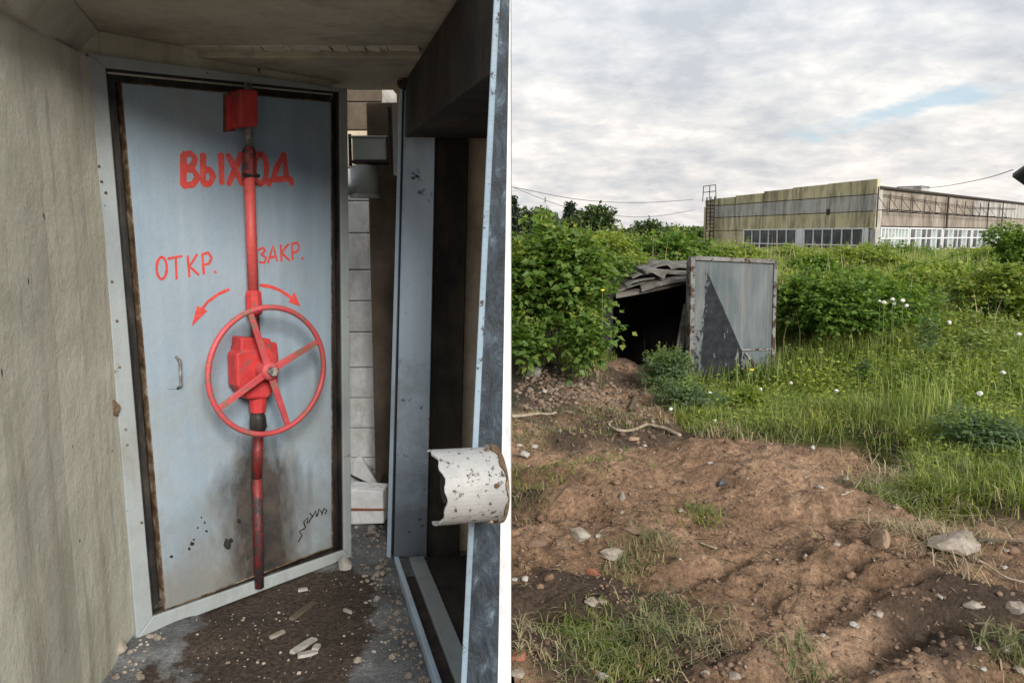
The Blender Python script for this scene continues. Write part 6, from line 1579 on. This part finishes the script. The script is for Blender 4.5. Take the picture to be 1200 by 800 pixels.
# ---- far trees
def tree(px, Y, w, ztop, label, seed, mat=M_tree, base=None, name='tree', n=1500, leaf=None, conical=False):
    x = (px - 600) / F * Y; z0 = Hs(x, Y); h = ztop - z0; rs = np.random.default_rng(seed)
    root = empty(name, (x, Y, z0), label, 'tree')
    leaf = leaf or w * .045 + .12
    mb = MB(); mb.tube([(0, 0, 0), (.05 * w, 0, h * .4), (0, 0, h * .8)], [.035 * h, .025 * h, .008 * h], 7)
    for k in range(6):
        a = rs.random() * 6.28; mb.tube([(0, 0, h * (.3 + .07 * k)), (math.cos(a) * w * .2, math.sin(a) * w * .2, h * (.5 + .05 * k)), (math.cos(a) * w * .36, math.sin(a) * w * .36, h * (.6 + .05 * k))], [.014 * h, .009 * h, .003 * h], 5)
    mb.build('trunk', M_bark, root, local=True)
    if conical:
        t = rs.random(n) ** .7; a = rs.random(n) * 6.283; lay = (np.floor(t * 14) + .5) / 14
        rr_ = (1 - t) * w / 2 * (.5 + .5 * rs.random(n)) * (1.1 + .3 * np.sin(t * 88))
        C = np.stack([np.cos(a) * rr_, np.sin(a) * rr_, h * (.08 + .92 * t)], 1); dirv = unit(np.stack([np.cos(a), np.sin(a), np.full(n, -.3)], 1))
    else:
        m_ = 9; la_ = rs.random(m_) * 6.28; lr_ = rs.random(m_) ** .5 * .32 * w
        lc = np.stack([np.cos(la_) * lr_, np.sin(la_) * lr_, h * (.45 + .38 * rs.random(m_))], 1); lc[0] = (0, 0, h * .74); lsz = w * (.16 + .13 * rs.random(m_))
        k = rs.integers(0, m_, n); dirv = unit(rs.standard_normal((n, 3)))
        C = lc[k] + dirv * (lsz[k] * (.6 + .5 * rs.random(n)))[:, None] * np.array([1, 1, .85])
    C = np.repeat(C, 3, 0) + rs.standard_normal((n * 3, 3)) * leaf * .6; dd = unit(np.repeat(dirv, 3, 0) + .8 * rs.standard_normal((n * 3, 3)))
    V, T = leaves_mesh(C, dd, unit(np.array([0, 0, 1.]) + .6 * rs.standard_normal(C.shape)), np.full(len(C), leaf) * (.6 + .7 * rs.random(len(C))), np.full(len(C), leaf * .35))
    link('crown', np_mesh('crown', V, T), mat, root)
tree(692, 45, 3.2, atY(694, 247, 45).z, 'broad round deciduous tree behind the big elder bush', 201)
tree(667, 52, 1.7, atY(667, 239, 52).z, 'narrow dark conifer beside the broad round tree', 202, M_spruce, name='conifer', n=900, conical=True, leaf=.2)
tree(752, 50, 2.6, atY(752, 266, 50).z, 'round dark tree standing alone between the elder bush and the building', 203, n=1300)
tree(735, 44, 1.5, atY(735, 278, 44).z, 'low shrubby tree left of the lone dark tree', 204, n=700)
tree(600, 58, 2.0, atY(600, 232, 58).z, 'dark spruce at the extreme left of the sky', 205, M_spruce, name='conifer', n=1000, conical=True, leaf=.22)
tree(624, 60, 4.4, atY(624, 249, 60).z, 'low spreading tree behind the low yellow house', 206, n=1300)
tree(790, 62, 4.0, atY(790, 278, 62).z, 'hedge-like tree left of the caged ladder', 207, n=1300)
tree(645, 46, 2.4, atY(645, 262, 46).z, 'bushy tree right of the low yellow house', 208, n=900)
tree(715, 60, 4, atY(715, 282, 60).z, 'distant low tree between the round trees', 209, n=900)
# distant woodland along the horizon
rs = np.random.default_rng(300); n = 24000
a = rs.random(n) * .9 - .05; Rr_ = 230 + 60 * rs.random(n)
X = Rr_ * np.tan(a * .95) ; Y = Rr_
Z = H(X, Y, False) + (1.2 + 1.6 * (.5 + fbm(X * .05, Y * 0 + 3, 3, 44))) * rs.random(n) ** .8
V, T = leaves_mesh(np.stack([X, Y, Z], 1), unit(rs.standard_normal((n, 3))), unit(rs.standard_normal((n, 3))), np.full(n, 2.2), np.full(n, .9))
o = link('distant_wood', np_mesh('distant_wood', V, T), M_tree); tag(o, 'far belt of trees on the horizon', 'wood', kind='stuff')

# ---- overhead wires
def wire(pts, label, r=.03):
    P = [atY(px, py, Y) for px, py, Y in pts]; out = []
    for i in range(len(P) - 1):
        for k in range(8):
            t = k / 8; a = P[max(i - 1, 0)]; b = P[i]; c_ = P[i + 1]; d_ = P[min(i + 2, len(P) - 1)]
            out.append(0.5 * ((2 * b) + (-a + c_) * t + (2 * a - 5 * b + 4 * c_ - d_) * t * t + (-a + 3 * b - 3 * c_ + d_) * t ** 3))
    out.append(P[-1]); t_ = MB(); t_.tube(out, r, 5); t_.thing('overhead_wire', M_wire, label, 'wire', 'overhead wires')
wire([(560, 205, 60), (600, 219, 60), (640, 235, 62), (668, 244, 64), (700, 252, 68)], 'steeper overhead wire dropping from the left into the trees', .020)
wire([(560, 212, 60), (600, 219, 60), (680, 234, 66), (750, 237.5, 72), (812, 234, 79)], 'upper sagging overhead wire from the left to the building roof', .024)
wire([(668, 246, 64), (712, 252, 68), (762, 254, 74), (814, 246, 79)], 'lower sagging overhead wire from the trees to the building', .022)
wire([(1062, 221, 66), (1090, 220, 60), (1115, 217, 54), (1155, 209, 42), (1187, 199, 32)], 'overhead wire from the long building to the blue-grey shed', .020)
